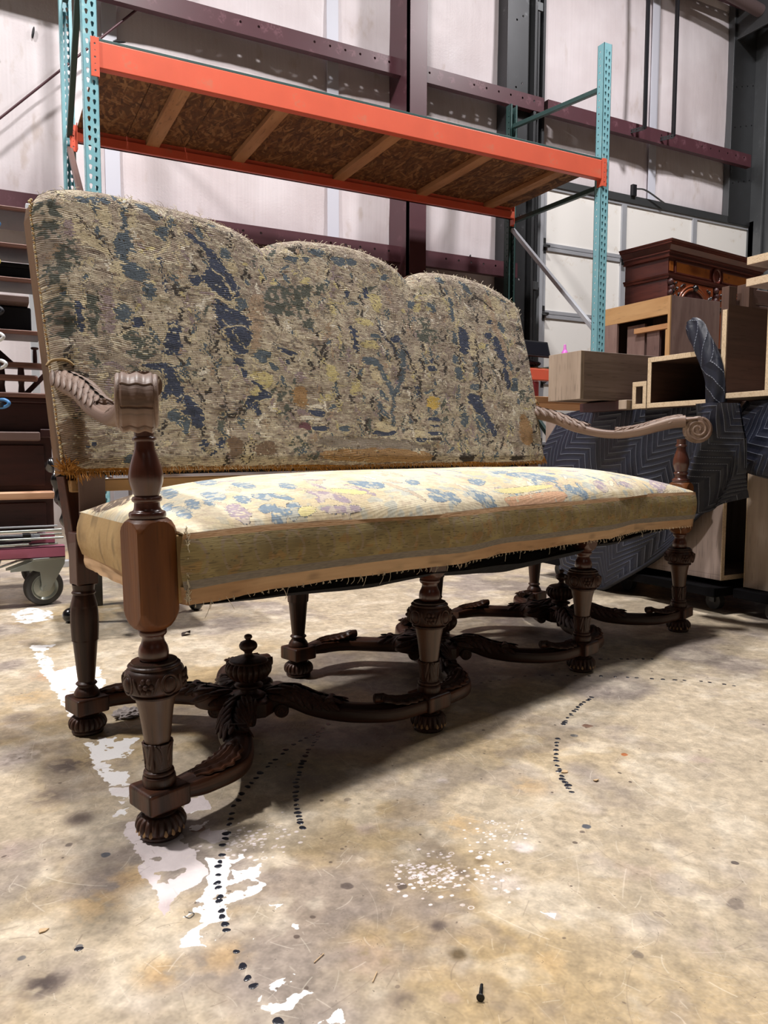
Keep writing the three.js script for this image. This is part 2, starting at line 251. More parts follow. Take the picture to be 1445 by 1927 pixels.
  if (paintIt) for (const [cx, cz, sx, sz, n] of [[0.56, -0.93, 0.055, 0.05, 170], [0.62, -0.9, 0.09, 0.07, 70], [0.35, -1.14, 0.07, 0.06, 110], [0.72, -0.98, 0.06, 0.05, 50]]) for (let i = 0; i < n; i++) { const x = (cx + (rnd() + rnd() + rnd() - 1.5) * sx - x0) * px, y = (cz + (rnd() + rnd() + rnd() - 1.5) * sz - z0) * py, r = rr(0.001, 0.0045) * px; g.strokeStyle = g.fillStyle = 'rgba(246,236,238,' + rr(0.5, 0.95) + ')'; g.beginPath(); g.ellipse(x, y, r, r * 0.8, 0, 0, 7); if (r > 0.0042 * px) { g.lineWidth = 0.0012 * px; g.stroke(); } else g.fill(); }
  const t = new THREE.CanvasTexture(cv); t.flipY = false; t.colorSpace = THREE.SRGBColorSpace; t.magFilter = THREE.LinearFilter; t.wrapS = t.wrapT = THREE.ClampToEdgeWrapping; return t;
}
const floorG = structure(group('floor'));
{
  const floorRough = rep(fineRough, 1.7), floorBump = rep(bumpNoise, 9);
  const tile = (name, x0, z0, x1, z1, W, H, p, rx = 0) => {
    const g = new THREE.BoxGeometry(x1 - x0, 0.12, z1 - z0); move(g, (x0 + x1) / 2, -0.06, (z0 + z1) / 2);
    const P = g.attributes.position, uv = g.attributes.uv; for (let i = 0; i < P.count; i++) uv.setXY(i, (P.getX(i) - x0) / (rx || (x1 - x0)), (P.getZ(i) - z0) / (rx || (z1 - z0)));
    const map = rx ? farFloor : floorTile(x0, z0, x1, z1, W, H, p), S = rx ? rx : (x1 - x0), S2 = rx ? rx : (z1 - z0);
    mesh(name, g, M({ map, roughness: 0.62, roughnessMap: rep(fineRough, S * 0.9, S2 * 0.9), bumpMap: rep(bumpNoise, S * 7, S2 * 7), bumpScale: 0.0006, specularIntensity: 0.6 }), floorG);
  };
  const farFloor = dataTex(512, 512, (x, y) => { const f1 = per((X, Y) => fbm(X / 90, Y / 90, 5), x, y, 512, 512), f2 = per((X, Y) => fbm(X / 20 + 9, Y / 20, 4), x, y, 512, 512); return mixc(mixc(hex(0xbdae95), hex(0xa99d90), sst(0.4, 0.65, f1)), hex(0xcdc2ae), sst(0.5, 0.7, f2) * 0.5); }, true);
  tile('concrete_slab', -0.1, -2.0, 1.5, -0.4, 2048, 2048, true);
  tile('concrete_slab_001', -0.1, -5.2, 3.1, -2.0, 1536, 1536, true);
  tile('concrete_slab_002', 1.5, -2.0, 3.1, -0.4, 1024, 1024, false);
  tile('concrete_slab_003', 3.1, -6.5, 14, -0.4, 0, 0, false, 3);
  tile('concrete_slab_004', -8, -6.5, -0.1, -0.4, 0, 0, false, 3);
  tile('concrete_slab_005', -0.1, -6.5, 3.1, -5.2, 0, 0, false, 3);
  tile('concrete_slab_006', -8, -0.4, 14, 8, 0, 0, false, 3);
  // hardened drips of dark glue in chains
  const mDrip = M({ color: lin(0x23252e), roughness: 0.28, clearcoat: 0.4 });
  const variants = []; srand(5);
  for (let k = 0; k < 4; k++) { const g = new THREE.SphereGeometry(1, 12, 6, 0, 6.2832, 0, 1.5708), p = g.attributes.position; for (let i = 0; i < p.count; i++) { const x = p.getX(i), z = p.getZ(i), y = p.getY(i), a = Math.atan2(z, x), s = 1 + 0.12 * Math.sin(a * 2 + k) + 0.08 * Math.sin(a * 3 + k * 2); p.setXYZ(i, x * s, (y > 0.85 ? 0.72 : y) * 0.25, z * s); } g.computeVertexNormals(); variants.push(g); }
  [[755,-1635],[735,-1616],[706,-1592],[676,-1563],[655,-1546],[635,-1531],[621,-1521],[600,-1510],[583,-1500],[563,-1488],[538,-1469],[525,-1452],[501,-1430],[486,-1418],[476,-1404],[453,-1383],[439,-1364],[424,-1347],[413,-1335],[394,-1312],[381,-1290],[367,-1273],[356,-1246],[349,-1228],[342,-1211],[329,-1183],[323,-1168],[313,-1150],[304,-1121],[296,-1103],[290,-1092],[284,-1069],[277,-1049],[275,-1037],[271,-1013],[267,-1004],[264,-980],[261,-967],[260,-949],[258,-936],[257,-888],[256,-858],[255,-835],[257,-819],[264,-753],[82,-985],[642,-1525],[626,-1506],[618,-1491],[607,-1481],[597,-1464],[581,-1448],[573,-1434],[562,-1419],[549,-1397],[541,-1387],[533,-1371],[522,-1350],[517,-1339],[507,-1322],[499,-1311],[494,-1293],[485,-1273],[478,-1258],[474,-1243],[467,-1225],[463,-1210],[459,-1196],[456,-1183],[453,-1171],[450,-1161],[447,-1143],[1350,-1430],[1334,-1421],[1325,-1417],[1306,-1410],[1290,-1402],[1281,-1396],[1267,-1389],[1252,-1377],[1239,-1371],[1219,-1360],[1214,-1352],[1194,-1343],[1177,-1329],[1167,-1322],[1157,-1315],[1087,-1252],[1070,-1236],[1059,-1223],[1042,-1205],[1028,-1188],[1014,-1173],[1006,-1162],[991,-1142],[984,-1126],[977,-1119],[967,-1100],[958,-1089],[954,-1076],[950,-1063],[942,-1053],[937,-1038],[1170,-1661],[1199,-1661],[1228,-1659],[1275,-1658],[1312,-1654],[1356,-1642],[1386,-1625],[1423,-1603],[1441,-1592],[1474,-1573],[1502,-1557],[1532,-1533],[1559,-1513],[1578,-1498],[1609,-1473],[1632,-1455],[1657,-1436],[1677,-1421],[1711,-1394],[1724,-1377],[1744,-1347],[1756,-1326],[1625,-1688],[1647,-1677],[1681,-1659],[1698,-1650],[1721,-1638],[1740,-1629],[1764,-1616]].forEach(([x, z], i) => { const m = mesh(i ? 'glue_drip_' + String(i).padStart(3, '0') : 'glue_drip', variants[i % 4], mDrip, floorG); const s = rr(0.0042, 0.0066); m.position.set(x / 1000, -0.0002, z / 1000); m.scale.set(s * rr(0.85, 1.25), s * rr(0.8, 1.2), s * rr(0.85, 1.2)); m.rotation.y = rr(0, 6); });
}
// ---------------------------------------------------------------- hall shell
const mWall = M({ map: dataTex(1024, 1024, (x, y) => { const f = per((X, Y) => fbm(X / 160, Y / 160, 5), x, y, 1024, 1024), s = per((X, Y) => fbm(X / 26, Y / 60, 5), x, y, 1024, 1024), v = per((X, Y) => vn(X / 4, Y / 200), x, y, 1024, 1024); let c = mixc(hex(0xe6dfe2), hex(0xd6ccce), sst(0.35, 0.7, f)); c = mixc(c, hex(0xb3a193), sst(0.6, 0.82, s) * 0.4); const k = 0.985 + 0.03 * v; return [c[0] * k, c[1] * k, c[2] * k]; }, true), roughness: 0.42, specularIntensity: 0.5, bumpMap: rep(bumpNoise, 3), bumpScale: 0.0012 });
mWall.map.repeat.set(0.3, 0.3);
const ZW = -6.3;
{
  const wall = structure(group('wall_back'));
  mesh('wall_sheeting', boxUV(new THREE.BoxGeometry(22, 7, 0.1).translate(3, 3.5, ZW - 0.12)), mWall, wall);
  // insulation blanket: pillows between girts and posts
  const gy = [0.0, 2.39, 4.03, 5.7, 7.0];
  const pillow = (name, x0, x1, y0, y1, d) => mesh(name, sheet(40, 40, (u, v) => { const x = x0 + (x1 - x0) * u, y = y0 + (y1 - y0) * v, e = Math.pow(Math.sin(Math.PI * clamp(u, 0.001, 0.999)), 0.35) * Math.pow(Math.sin(Math.PI * clamp(v, 0.001, 0.999)), 0.35); return [x, y, ZW - 0.065 + d * e + 0.012 * (fbm(x * 3, y * 3, 3) - 0.5) + 0.006 * fbm(x * 14 + y * 3, y * 5, 2)]; }, (u, v) => [x0 + (x1 - x0) * u, y0 + (y1 - y0) * v]), mWall, wall);
  const gx = [-8, -4.2, -1.6, 0.95, 2.8, 4.9, 6.65, 8.0, 14];
  for (let i = 0; i < gx.length - 1; i++) for (let j = 0; j < 4; j++) { if (j === 0 && gx[i] > 4 && gx[i] < 8) continue; if (j === 1 && gx[i] > 4.5 && gx[i] < 7.5) { pillow('insulation_panel', gx[i], gx[i + 1], 3.36, gy[2], 0.05); continue; } pillow('insulation_panel', gx[i], gx[i + 1], gy[j], gy[j + 1], 0.065); }
  const mTape = M({ color: lin(0xd3d5e0), roughness: 0.35 });
  for (const x of [0.95, 2.8, -1.6]) mesh('seam_tape', box(x - 0.055, 0, ZW - 0.02, x + 0.055, 7, ZW - 0.012, 0.002), mTape, wall);
  mesh('seam_tape', box(6.6, 3.36, ZW - 0.02, 6.71, 7, ZW - 0.012, 0.002), mTape, wall);
  // girts: Z-shaped purlins with punched flanges
  const girt = (x0, x1, y) => {
    const s = new THREE.Shape(); s.moveTo(x0, -0.07); s.lineTo(x1, -0.07); s.lineTo(x1, 0.07); s.lineTo(x0, 0.07); s.closePath();
    for (const q of [x1 - 0.12, x1 - 0.26, x1 - 0.4, x1 - 0.54, x1 - 0.68, x1 - 0.82, x1 - 1.3, x1 - 1.45]) if (q > x0 + 0.1) { const h = new THREE.Path(); h.absarc(q, 0.018, 0.011, 0, 6.2832, true); s.holes.push(h); }
    const g = group('wall_girt', wall); const f = ext(s, 0.004, 0, { curveSegments: 4 }); f.translate(0, y, ZW + 0.2); mesh('girt_flange', boxUV(f, true), mMaroon, g);
    mesh('girt_web', [box(x0, y + 0.062, ZW - 0.02, x1, y + 0.07, ZW + 0.2, 0.001), box(x0, y - 0.07, ZW + 0.14, x1, y - 0.064, ZW + 0.2, 0.001)], mMaroon, g);
  };
  for (const y of [2.37, 3.975, 5.7]) { girt(-8, 3.36, y); girt(3.55, y > 3 ? 4.95 : 4.66, y); if (y > 3) girt(5.0, 8.0, y); }
  girt(8.35, 14, 3.975);
  // wind column: maroon C-section
  mesh('steel_column', [box(3.36, 0, ZW - 0.02, 3.372, 7, ZW + 0.36, 0.002), box(3.36, 0, ZW + 0.35, 3.53, 7, ZW + 0.362, 0.002), box(3.36, 0, ZW - 0.02, 3.53, 7, ZW - 0.01, 0.002), box(3.36, 0, ZW + 0.30, 3.366, 7, ZW + 0.36, 0.001)], mMaroon, wall);
  // galvanised jambs of the overhead door
  const jambPlate = (x0, x1, z, name, mat) => { const s = polyShape([[x0, 0], [x1, 0], [x1, 7], [x0, 7]]); for (let y = 0.4; y < 6.9; y += 0.62) for (let k = 0; k < 2; k++) { const h = new THREE.Path(); h.absarc(x0 + (x1 - x0) * (0.42 + 0.28 * k), y + 0.05 * k, 0.011, 0, 6.2832, true); s.holes.push(h); } const g = ext(s, 0.005, 0, { curveSegments: 4 }); g.translate(0, 0, z); mesh(name, boxUV(g), mat, wall); };
  jambPlate(4.56, 4.82, ZW + 0.12, 'door_jamb', mGalvDark);
  mesh('door_jamb', [box(4.55, 0, ZW - 0.02, 4.565, 7, ZW + 0.14, 0.002), box(4.83, 0, ZW + 0.02, 4.86, 7, ZW + 0.2, 0.003), box(4.93, 0, ZW + 0.02, 4.955, 7, ZW + 0.12, 0.003), box(5.03, 0, ZW - 0.02, 5.06, 7, ZW + 0.08, 0.003)], mGalvDark, wall);
  mesh('door_jamb', [box(4.865, 0, ZW + 0.05, 4.9, 7, ZW + 0.1, 0.004), box(4.9, 0, ZW - 0.02, 5.03, 7, ZW + 0.02, 0.002)], mGalv, wall);
  for (let k = 0; k < 5; k++) mesh('jamb_clip', box(4.86, 0.9 + k * 1.33, ZW + 0.09, 4.98, 0.98 + k * 1.33, ZW + 0.13, 0.003), mGalv, wall);
  const RJ = (x0, x1) => { const s = polyShape([[x0, 3.3], [x1, 3.3], [x1, 7], [x0, 7]]); for (const y of [3.75, 4.38, 4.83, 5.55, 6.2]) for (let k = 0; k < 4; k++) { const h = new THREE.Path(); h.absarc(x0 + 0.05 + k * 0.095, y + k * 0.025, 0.009, 0, 6.2832, true); s.holes.push(h); } const g = ext(s, 0.005, 0, { curveSegments: 4 }); g.translate(0, 0, ZW + 0.06); mesh('door_jamb', boxUV(g), mGalvDark, wall); };
  RJ(7.83, 8.2);
  mesh('door_jamb', [box(8.2, 0, ZW - 0.02, 8.23, 7, ZW + 0.22, 0.002), box(8.25, 0, ZW + 0.02, 8.29, 7, ZW + 0.3, 0.003), box(7.82, 3.3, ZW - 0.02, 7.83, 7, ZW + 0.06, 0.002)], mGalv, wall);
  mesh('door_jamb', [box(8.3, 0, ZW + 0.1, 8.35, 7, ZW + 0.2, 0.003), box(8.38, 0, ZW + 0.0, 8.4, 5.0, ZW + 0.3, 0.003)], mGalvDark, wall);
  mesh('conduit', tube([[8.42, 0.2, ZW + 0.35], [8.42, 3.0, ZW + 0.35], [8.42, 4.2, ZW + 0.35], [8.45, 4.7, ZW + 0.35], [8.7, 5.1, ZW + 0.35]], 0.018, 60), mBlack, wall);
  mesh('conduit_clip', box(8.3, 4.4, ZW + 0.25, 8.46, 4.47, ZW + 0.34, 0.004), mGalv, wall);
  // sloping brace rod of the frame
  mesh('brace_rod', rod([-1.4, 1.35, ZW + 0.09], [2.4, 5.23, ZW + 0.09], 0.009), mMaroon, wall);
  for (const [x, y, l, a] of [[1.02, 3.72, 0.05, 0.15], [0.42, 3.64, 0.045, 1.4], [0.16, 3.41, 0.04, -0.3], [0.42, 3.92, 0.03, -0.9], [4.24, 2.5, 0.02, 1.2]]) { const s = new THREE.SphereGeometry(1, 8, 6); s.scale(l, 0.009, 0.012); s.rotateZ(a); move(s, x, y, ZW + 0.004); mesh('wall_tear', s, mBlack, wall); }
  // other sides of the hall
  const mBlank = M({ color: lin(0x47433f), roughness: 0.7 });
  for (const [n, a] of [['wall_left', [-8.2, 0, -6.5, -8, 7, 8]], ['wall_right', [14, 0, -6.5, 14.2, 7, 8]], ['wall_front', [-8.2, 0, 8, 14.2, 7, 8.2]], ['ceiling', [-8.2, CEIL, -6.5, 14.2, CEIL + 0.2, 8.2]]]) structure(mesh(n, box(...a, 0), n === 'ceiling' ? M({ color: lin(0x57524f), roughness: 0.7 }) : mBlank));
}
// overhead door: insulated sections in steel frames
{
  const door = structure(group('door_1'));
  const mDoor = M({ map: dataTex(512, 512, (x, y) => { const f = per((X, Y) => fbm(X / 60, Y / 60, 5), x, y, 512, 512), s = per((X, Y) => fbm(X / 9, Y / 9, 3), x, y, 512, 512); return mixc(hex(0xf1efea), hex(0xd9cfc0), sst(0.6, 0.75, f) * sst(0.4, 0.7, s)); }, true), roughness: 0.6 });
  const X = [5.1, 6.2, 7.29, 8.25], ys = [0, 0.67, 1.345, 2.02, 2.695, 3.3];
  for (let j = 0; j < 5; j++) {
    for (let i = 0; i < 3; i++) mesh('door_panel', box(X[i] + 0.03, ys[j] + 0.035, ZW + 0.005, X[i + 1] - 0.03, ys[j + 1] - 0.035, ZW + 0.03, 0.003), mDoor, door);
    mesh('door_rail', [box(X[0], ys[j] + 0.002, ZW, X[3], ys[j] + 0.04, ZW + 0.045, 0.003), box(X[0], ys[j + 1] - 0.04, ZW, X[3], ys[j + 1] - 0.002, ZW + 0.045, 0.003)], mGreyMetal, door);
    for (const x of X) mesh('door_stile', box(x - 0.035, ys[j] + 0.04, ZW, x + 0.035, ys[j + 1] - 0.04, ZW + 0.05, 0.003), mGreyMetal, door);
    for (const x of X) { const h = group('door_hinge', door); mesh('hinge_leaf', [box(x - 0.03, ys[j] - 0.07, ZW + 0.045, x + 0.03, ys[j] + 0.08, ZW + 0.055, 0.002), rod([x - 0.05, ys[j], ZW + 0.07], [x + 0.06, ys[j], ZW + 0.07], 0.016), bar([x - 0.02, ys[j], ZW + 0.06], [x - 0.02, ys[j] - 0.03, ZW + 0.13], 0.05, 0.01)], mGalvDark, h); }
  }
  mesh('door_header', box(4.98, 3.29, ZW - 0.02, 8.3, 3.37, ZW + 0.06, 0.003), mGalv, door);
  mesh('door_track', [box(5.02, 0, ZW + 0.02, 5.06, 3.35, ZW + 0.1, 0.003), box(8.2, 0, ZW + 0.05, 8.235, 3.35, ZW + 0.12, 0.003)], mGreyMetal, door);
}
// hanging track angles, their feet bolted to the girt, and the spring shaft
for (const [x, z, w, l] of [[6.17, -5.97, 0.045, 'thicker'], [6.6, -5.97, 0.026, 'thinner']]) {
  const t = thing('track_hanger', l + ' of two dark hanging steel angles above the white overhead door', 'hanger', [x, 3.95, z]);
  mesh('hanger_angle', [box(-w / 2, 0, 0, w / 2, 3.05, 0.006, 0.001), box(w / 2 - 0.006, 0, -0.05, w / 2, 3.05, 0, 0.001)], mBlack, t);
  const s = polyShape([[0, -0.02], [0.18, -0.02], [0.18, 0.02], [0, 0.02]]); for (let k = 0; k < 6; k++) { const h = new THREE.Path(); h.absarc(0.018 + k * 0.029, 0, 0.007, 0, 6.2832, true); s.holes.push(h); }
  const f = ext(s, 0.004, 0, { curveSegments: 4 }); f.rotateY(Math.PI / 2 + 0.45); f.translate(-0.01, 0, 0); mesh('foot_bracket', f, mBlack, t);
}
{
  const t = thing('spring_shaft', 'round dusty torsion tube at the top right corner of the door wall', 'shaft', [0, 0, 0]);
  mesh('shaft_tube', rod([6.4, 5.66, -5.95], [7.86, 5.53, -5.95], 0.065, 20), M({ color: lin(0x6a5a5a), roughness: 0.6 }), t);
  mesh('bearing_plate', [box(7.86, 5.35, -6.24, 7.89, 5.75, -5.8, 0.004), rod([7.86, 5.53, -5.95], [7.93, 5.53, -5.95], 0.03)], mGalv, t);
  mesh('cable_drum', [rod([7.93, 5.46, -5.9], [8.1, 5.46, -5.9], 0.09, 24), rod([7.93, 5.46, -5.9], [7.95, 5.46, -5.9], 0.11, 24)], mGalvDark, t);
}
{
  const t = thing('strut_bracket', 'thin bent strut on a black plate above the door header', 'bracket', [6.3, 3.42, ZW + 0.05]);
  mesh('bracket_plate', box(-0.03, -0.06, 0, 0.03, 0.06, 0.04, 0.004), mBlack, t);
  mesh('bracket_strut', tube([[0.03, 0.02, 0.03], [0.12, 0.02, 0.05], [0.42, -0.08, 0.06]], 0.009, 24), mGalv, t);
}
// ---------------------------------------------------------------- ceiling lamps
LAMPS.forEach(([x, z, nits, col, s], i) => {
  const t = thing('high_bay_lamp', 'square high bay lamp hanging under the hall ceiling', 'lamp', [x, 6.5, z], 0, 'high bay lamps');
  mesh('lamp_housing', [box(-s / 2 - 0.03, 0.01, -s / 2 - 0.03, s / 2 + 0.03, 0.12, s / 2 + 0.03, 0.01), rod([0, 0.12, 0], [0, 0.5, 0], 0.012)], mGalv, t);
  mesh('lamp_diffuser', box(-s / 2, -0.005, -s / 2, s / 2, 0.012, s / 2, 0.002), M({ color: lin(0xffffff), emissive: lin(col), emissiveIntensity: 4, roughness: 0.6 }), t);
  const L = new THREE.RectAreaLight(col, nits, s, s); L.position.set(x, 6.48, z); L.lookAt(x, 0, z); L.name = 'high_bay_light' + (i ? '_' + String(i).padStart(3, '0') : ''); scene.add(L);
});

// ---------------------------------------------------------------- pallet rack
{
  const rack = thing('pallet_rack', 'tall teal pallet rack with orange beams standing behind the sofa', 'rack', [0, 0, 0]);
  const PW = 0.078, PD = 0.07, xs = [0.546, 4.27], zf = -4.56, zb = -5.72, H = [5.2, 3.71];
  const tear = (s, x, y, fl) => { const h = new THREE.Path(); h.absarc(x, y + 0.006, 0.0085, -0.5, Math.PI + 0.5, false); h.lineTo(x - 0.0035 * fl, y - 0.014); h.lineTo(x + 0.0035 * fl, y - 0.014); h.closePath(); s.holes.push(h); };
  const uprightGeo = (h) => {
    const out = [], s = polyShape([[0, 0], [PW, 0], [PW, h], [0, h]]);
    for (let y = 0.04; y < h - 0.03; y += 0.0508) { tear(s, 0.024, y, 1); tear(s, 0.054, y - 0.008, 1); }
    const f = ext(s, 0.003, 0, { curveSegments: 4 }); f.translate(0, 0, -0.003); out.push(f);
    for (const x of [0, PW - 0.003]) { const q = polyShape([[0, 0], [PD, 0], [PD, h], [0, h]]); for (let y = 0.05; y < h - 0.03; y += 0.0508) { const p = new THREE.Path(); p.absarc(PD * 0.62, y, 0.0062, 0, 6.2832, true); q.holes.push(p); } const e = ext(q, 0.003, 0, { curveSegments: 5 }); e.rotateY(Math.PI / 2); e.translate(x, 0, 0); out.push(e); }
    for (const x of [0, PW - 0.02]) { const e = clean(new THREE.BoxGeometry(0.02, h, 0.003)); e.translate(x + 0.01, h / 2, -PD + 0.0015); out.push(e); }
    return boxUV(merge(out));
  };
  xs.forEach((x, i) => {
    const g = uprightGeo(H[i]), lab = i ? 'right' : 'left';
    const a = mesh('upright_post', g, mTeal, rack); a.position.set(x, 0, zf);
    const b = mesh('upright_post', g, i ? mTealDark : mTeal, rack); b.position.set(x + PW, 0, zb - PD); b.rotation.y = Math.PI;
    for (const z of [zf - PD / 2, zb - PD / 2]) mesh('foot_plate', box(x - 0.02, 0, z - 0.06, x + PW + 0.02, 0.008, z + 0.06, 0.002), mTealDark, rack);
    const xc = x + PW / 2, br = (y0, y1, nm, m = mTealDark) => mesh(nm, bar([xc, y0, zf - PD + 0.005], [xc, y1, zb], 0.036, 0.036, 0.004), m, rack);
    if (i) { br(3.40, 3.52, 'horizontal_brace'); br(2.665, 2.69, 'horizontal_brace'); br(1.57, 2.62, 'diagonal_brace', mGreyMetal); br(1.31, 1.33, 'horizontal_brace'); br(0.25, 1.28, 'diagonal_brace'); }  // pale grey on the upper diagonal paints in the light on its top face
    else { br(3.62, 2.74, 'diagonal_brace'); br(3.7, 3.62, 'horizontal_brace'); br(1.75, 2.66, 'diagonal_brace', mMauve); br(0.7, 1.6, 'diagonal_brace'); }
  });
  const x0 = xs[0] + PW, x1 = xs[1], beam = (z0, y0, y1, front) => {
    const g = group('load_beam', rack);
    const lz = front ? z0 - 0.052 : z0, hz = front ? z0 : z0 + 0.052;
    mesh('beam_tube', front ? [box(x0, y0, lz, x1, y1, hz, 0.006, true)] : [box(x0, y0, lz, x1, y1, lz + 0.03, 0.004, true), box(x0, y0, lz, x1, y0 + 0.06, hz, 0.004, true)], mOrange, g);
    for (const [xa, xb] of [[x0 - 0.038, x0 + 0.004], [x1 - 0.004, x1 + 0.036]]) {
      const s = polyShape([[xa, y0 - 0.05], [xb, y0 - 0.05], [xb, y1 + 0.012], [xa, y1 + 0.012]]);
      for (let k = 0; k < 6; k++) { const p = new THREE.Path(); p.absarc((xa + xb) / 2, y0 - 0.02 + k * 0.035, k % 2 ? 0.0035 : 0.006, 0, 6.2832, true); s.holes.push(p); }
      const e = ext(s, 0.005, 0.001); e.translate(0, 0, front ? z0 + 0.002 : z0 - 0.008); mesh('beam_connector', boxUV(e), mOrange, g);
      const sx = xa < x0 ? x0 : x1 - 0.005; mesh('beam_connector', box(sx, y0 - 0.05, Math.min(lz, hz) - 0.002, sx + 0.005, y1 + 0.012, Math.max(lz, hz), 0.001), mOrange, g);
    }
  };
  beam(zf + 0.012, 2.70, 2.842, true); beam(zb + 0.03, 2.69, 2.80, false); beam(zf + 0.012, 1.15, 1.235, true); beam(zb + 0.03, 1.15, 1.235, false);
  // timber decking
  for (const [i, x] of [1.12, 1.735, 2.55, 3.31, 3.99].entries()) { const t = tag(mesh(numbered('deck_joist'), box(x - 0.045, 2.745, zb + 0.035, x + 0.045, 2.783, zf - 0.045, 0.003, 'z'), mPine, scene), ['first', 'second', 'third', 'fourth', 'fifth'][i] + ' pine joist from the left under the rack deck', 'joist'); t.userData.group = 'pine joists under the rack deck'; }
  const sx = [0.63, 0.95, 1.35, 2.112, 2.33, 2.89, 3.54, 4.26];
  for (let i = 0; i < sx.length - 1; i++) { const t = tag(mesh(numbered('deck_board'), box(sx[i] + 0.0006, 2.785, zb + 0.0, sx[i + 1] - 0.0006, 2.803, zf - 0.045, 0.007), mOSB, scene), 'strand board panel on the upper rack level, number ' + ['one', 'two', 'three', 'four', 'five', 'six', 'seven'][i] + ' from the left', 'board'); t.userData.group = 'strand board panels on the rack'; }
  tag(mesh(numbered('edge_board'), box(x0 + 0.005, 2.843, zf - 0.46, x1 - 0.003, 2.858, zf + 0.006, 0.002), mTealDark, scene), 'teal painted board lying along the top of the upper orange beam', 'board');
}

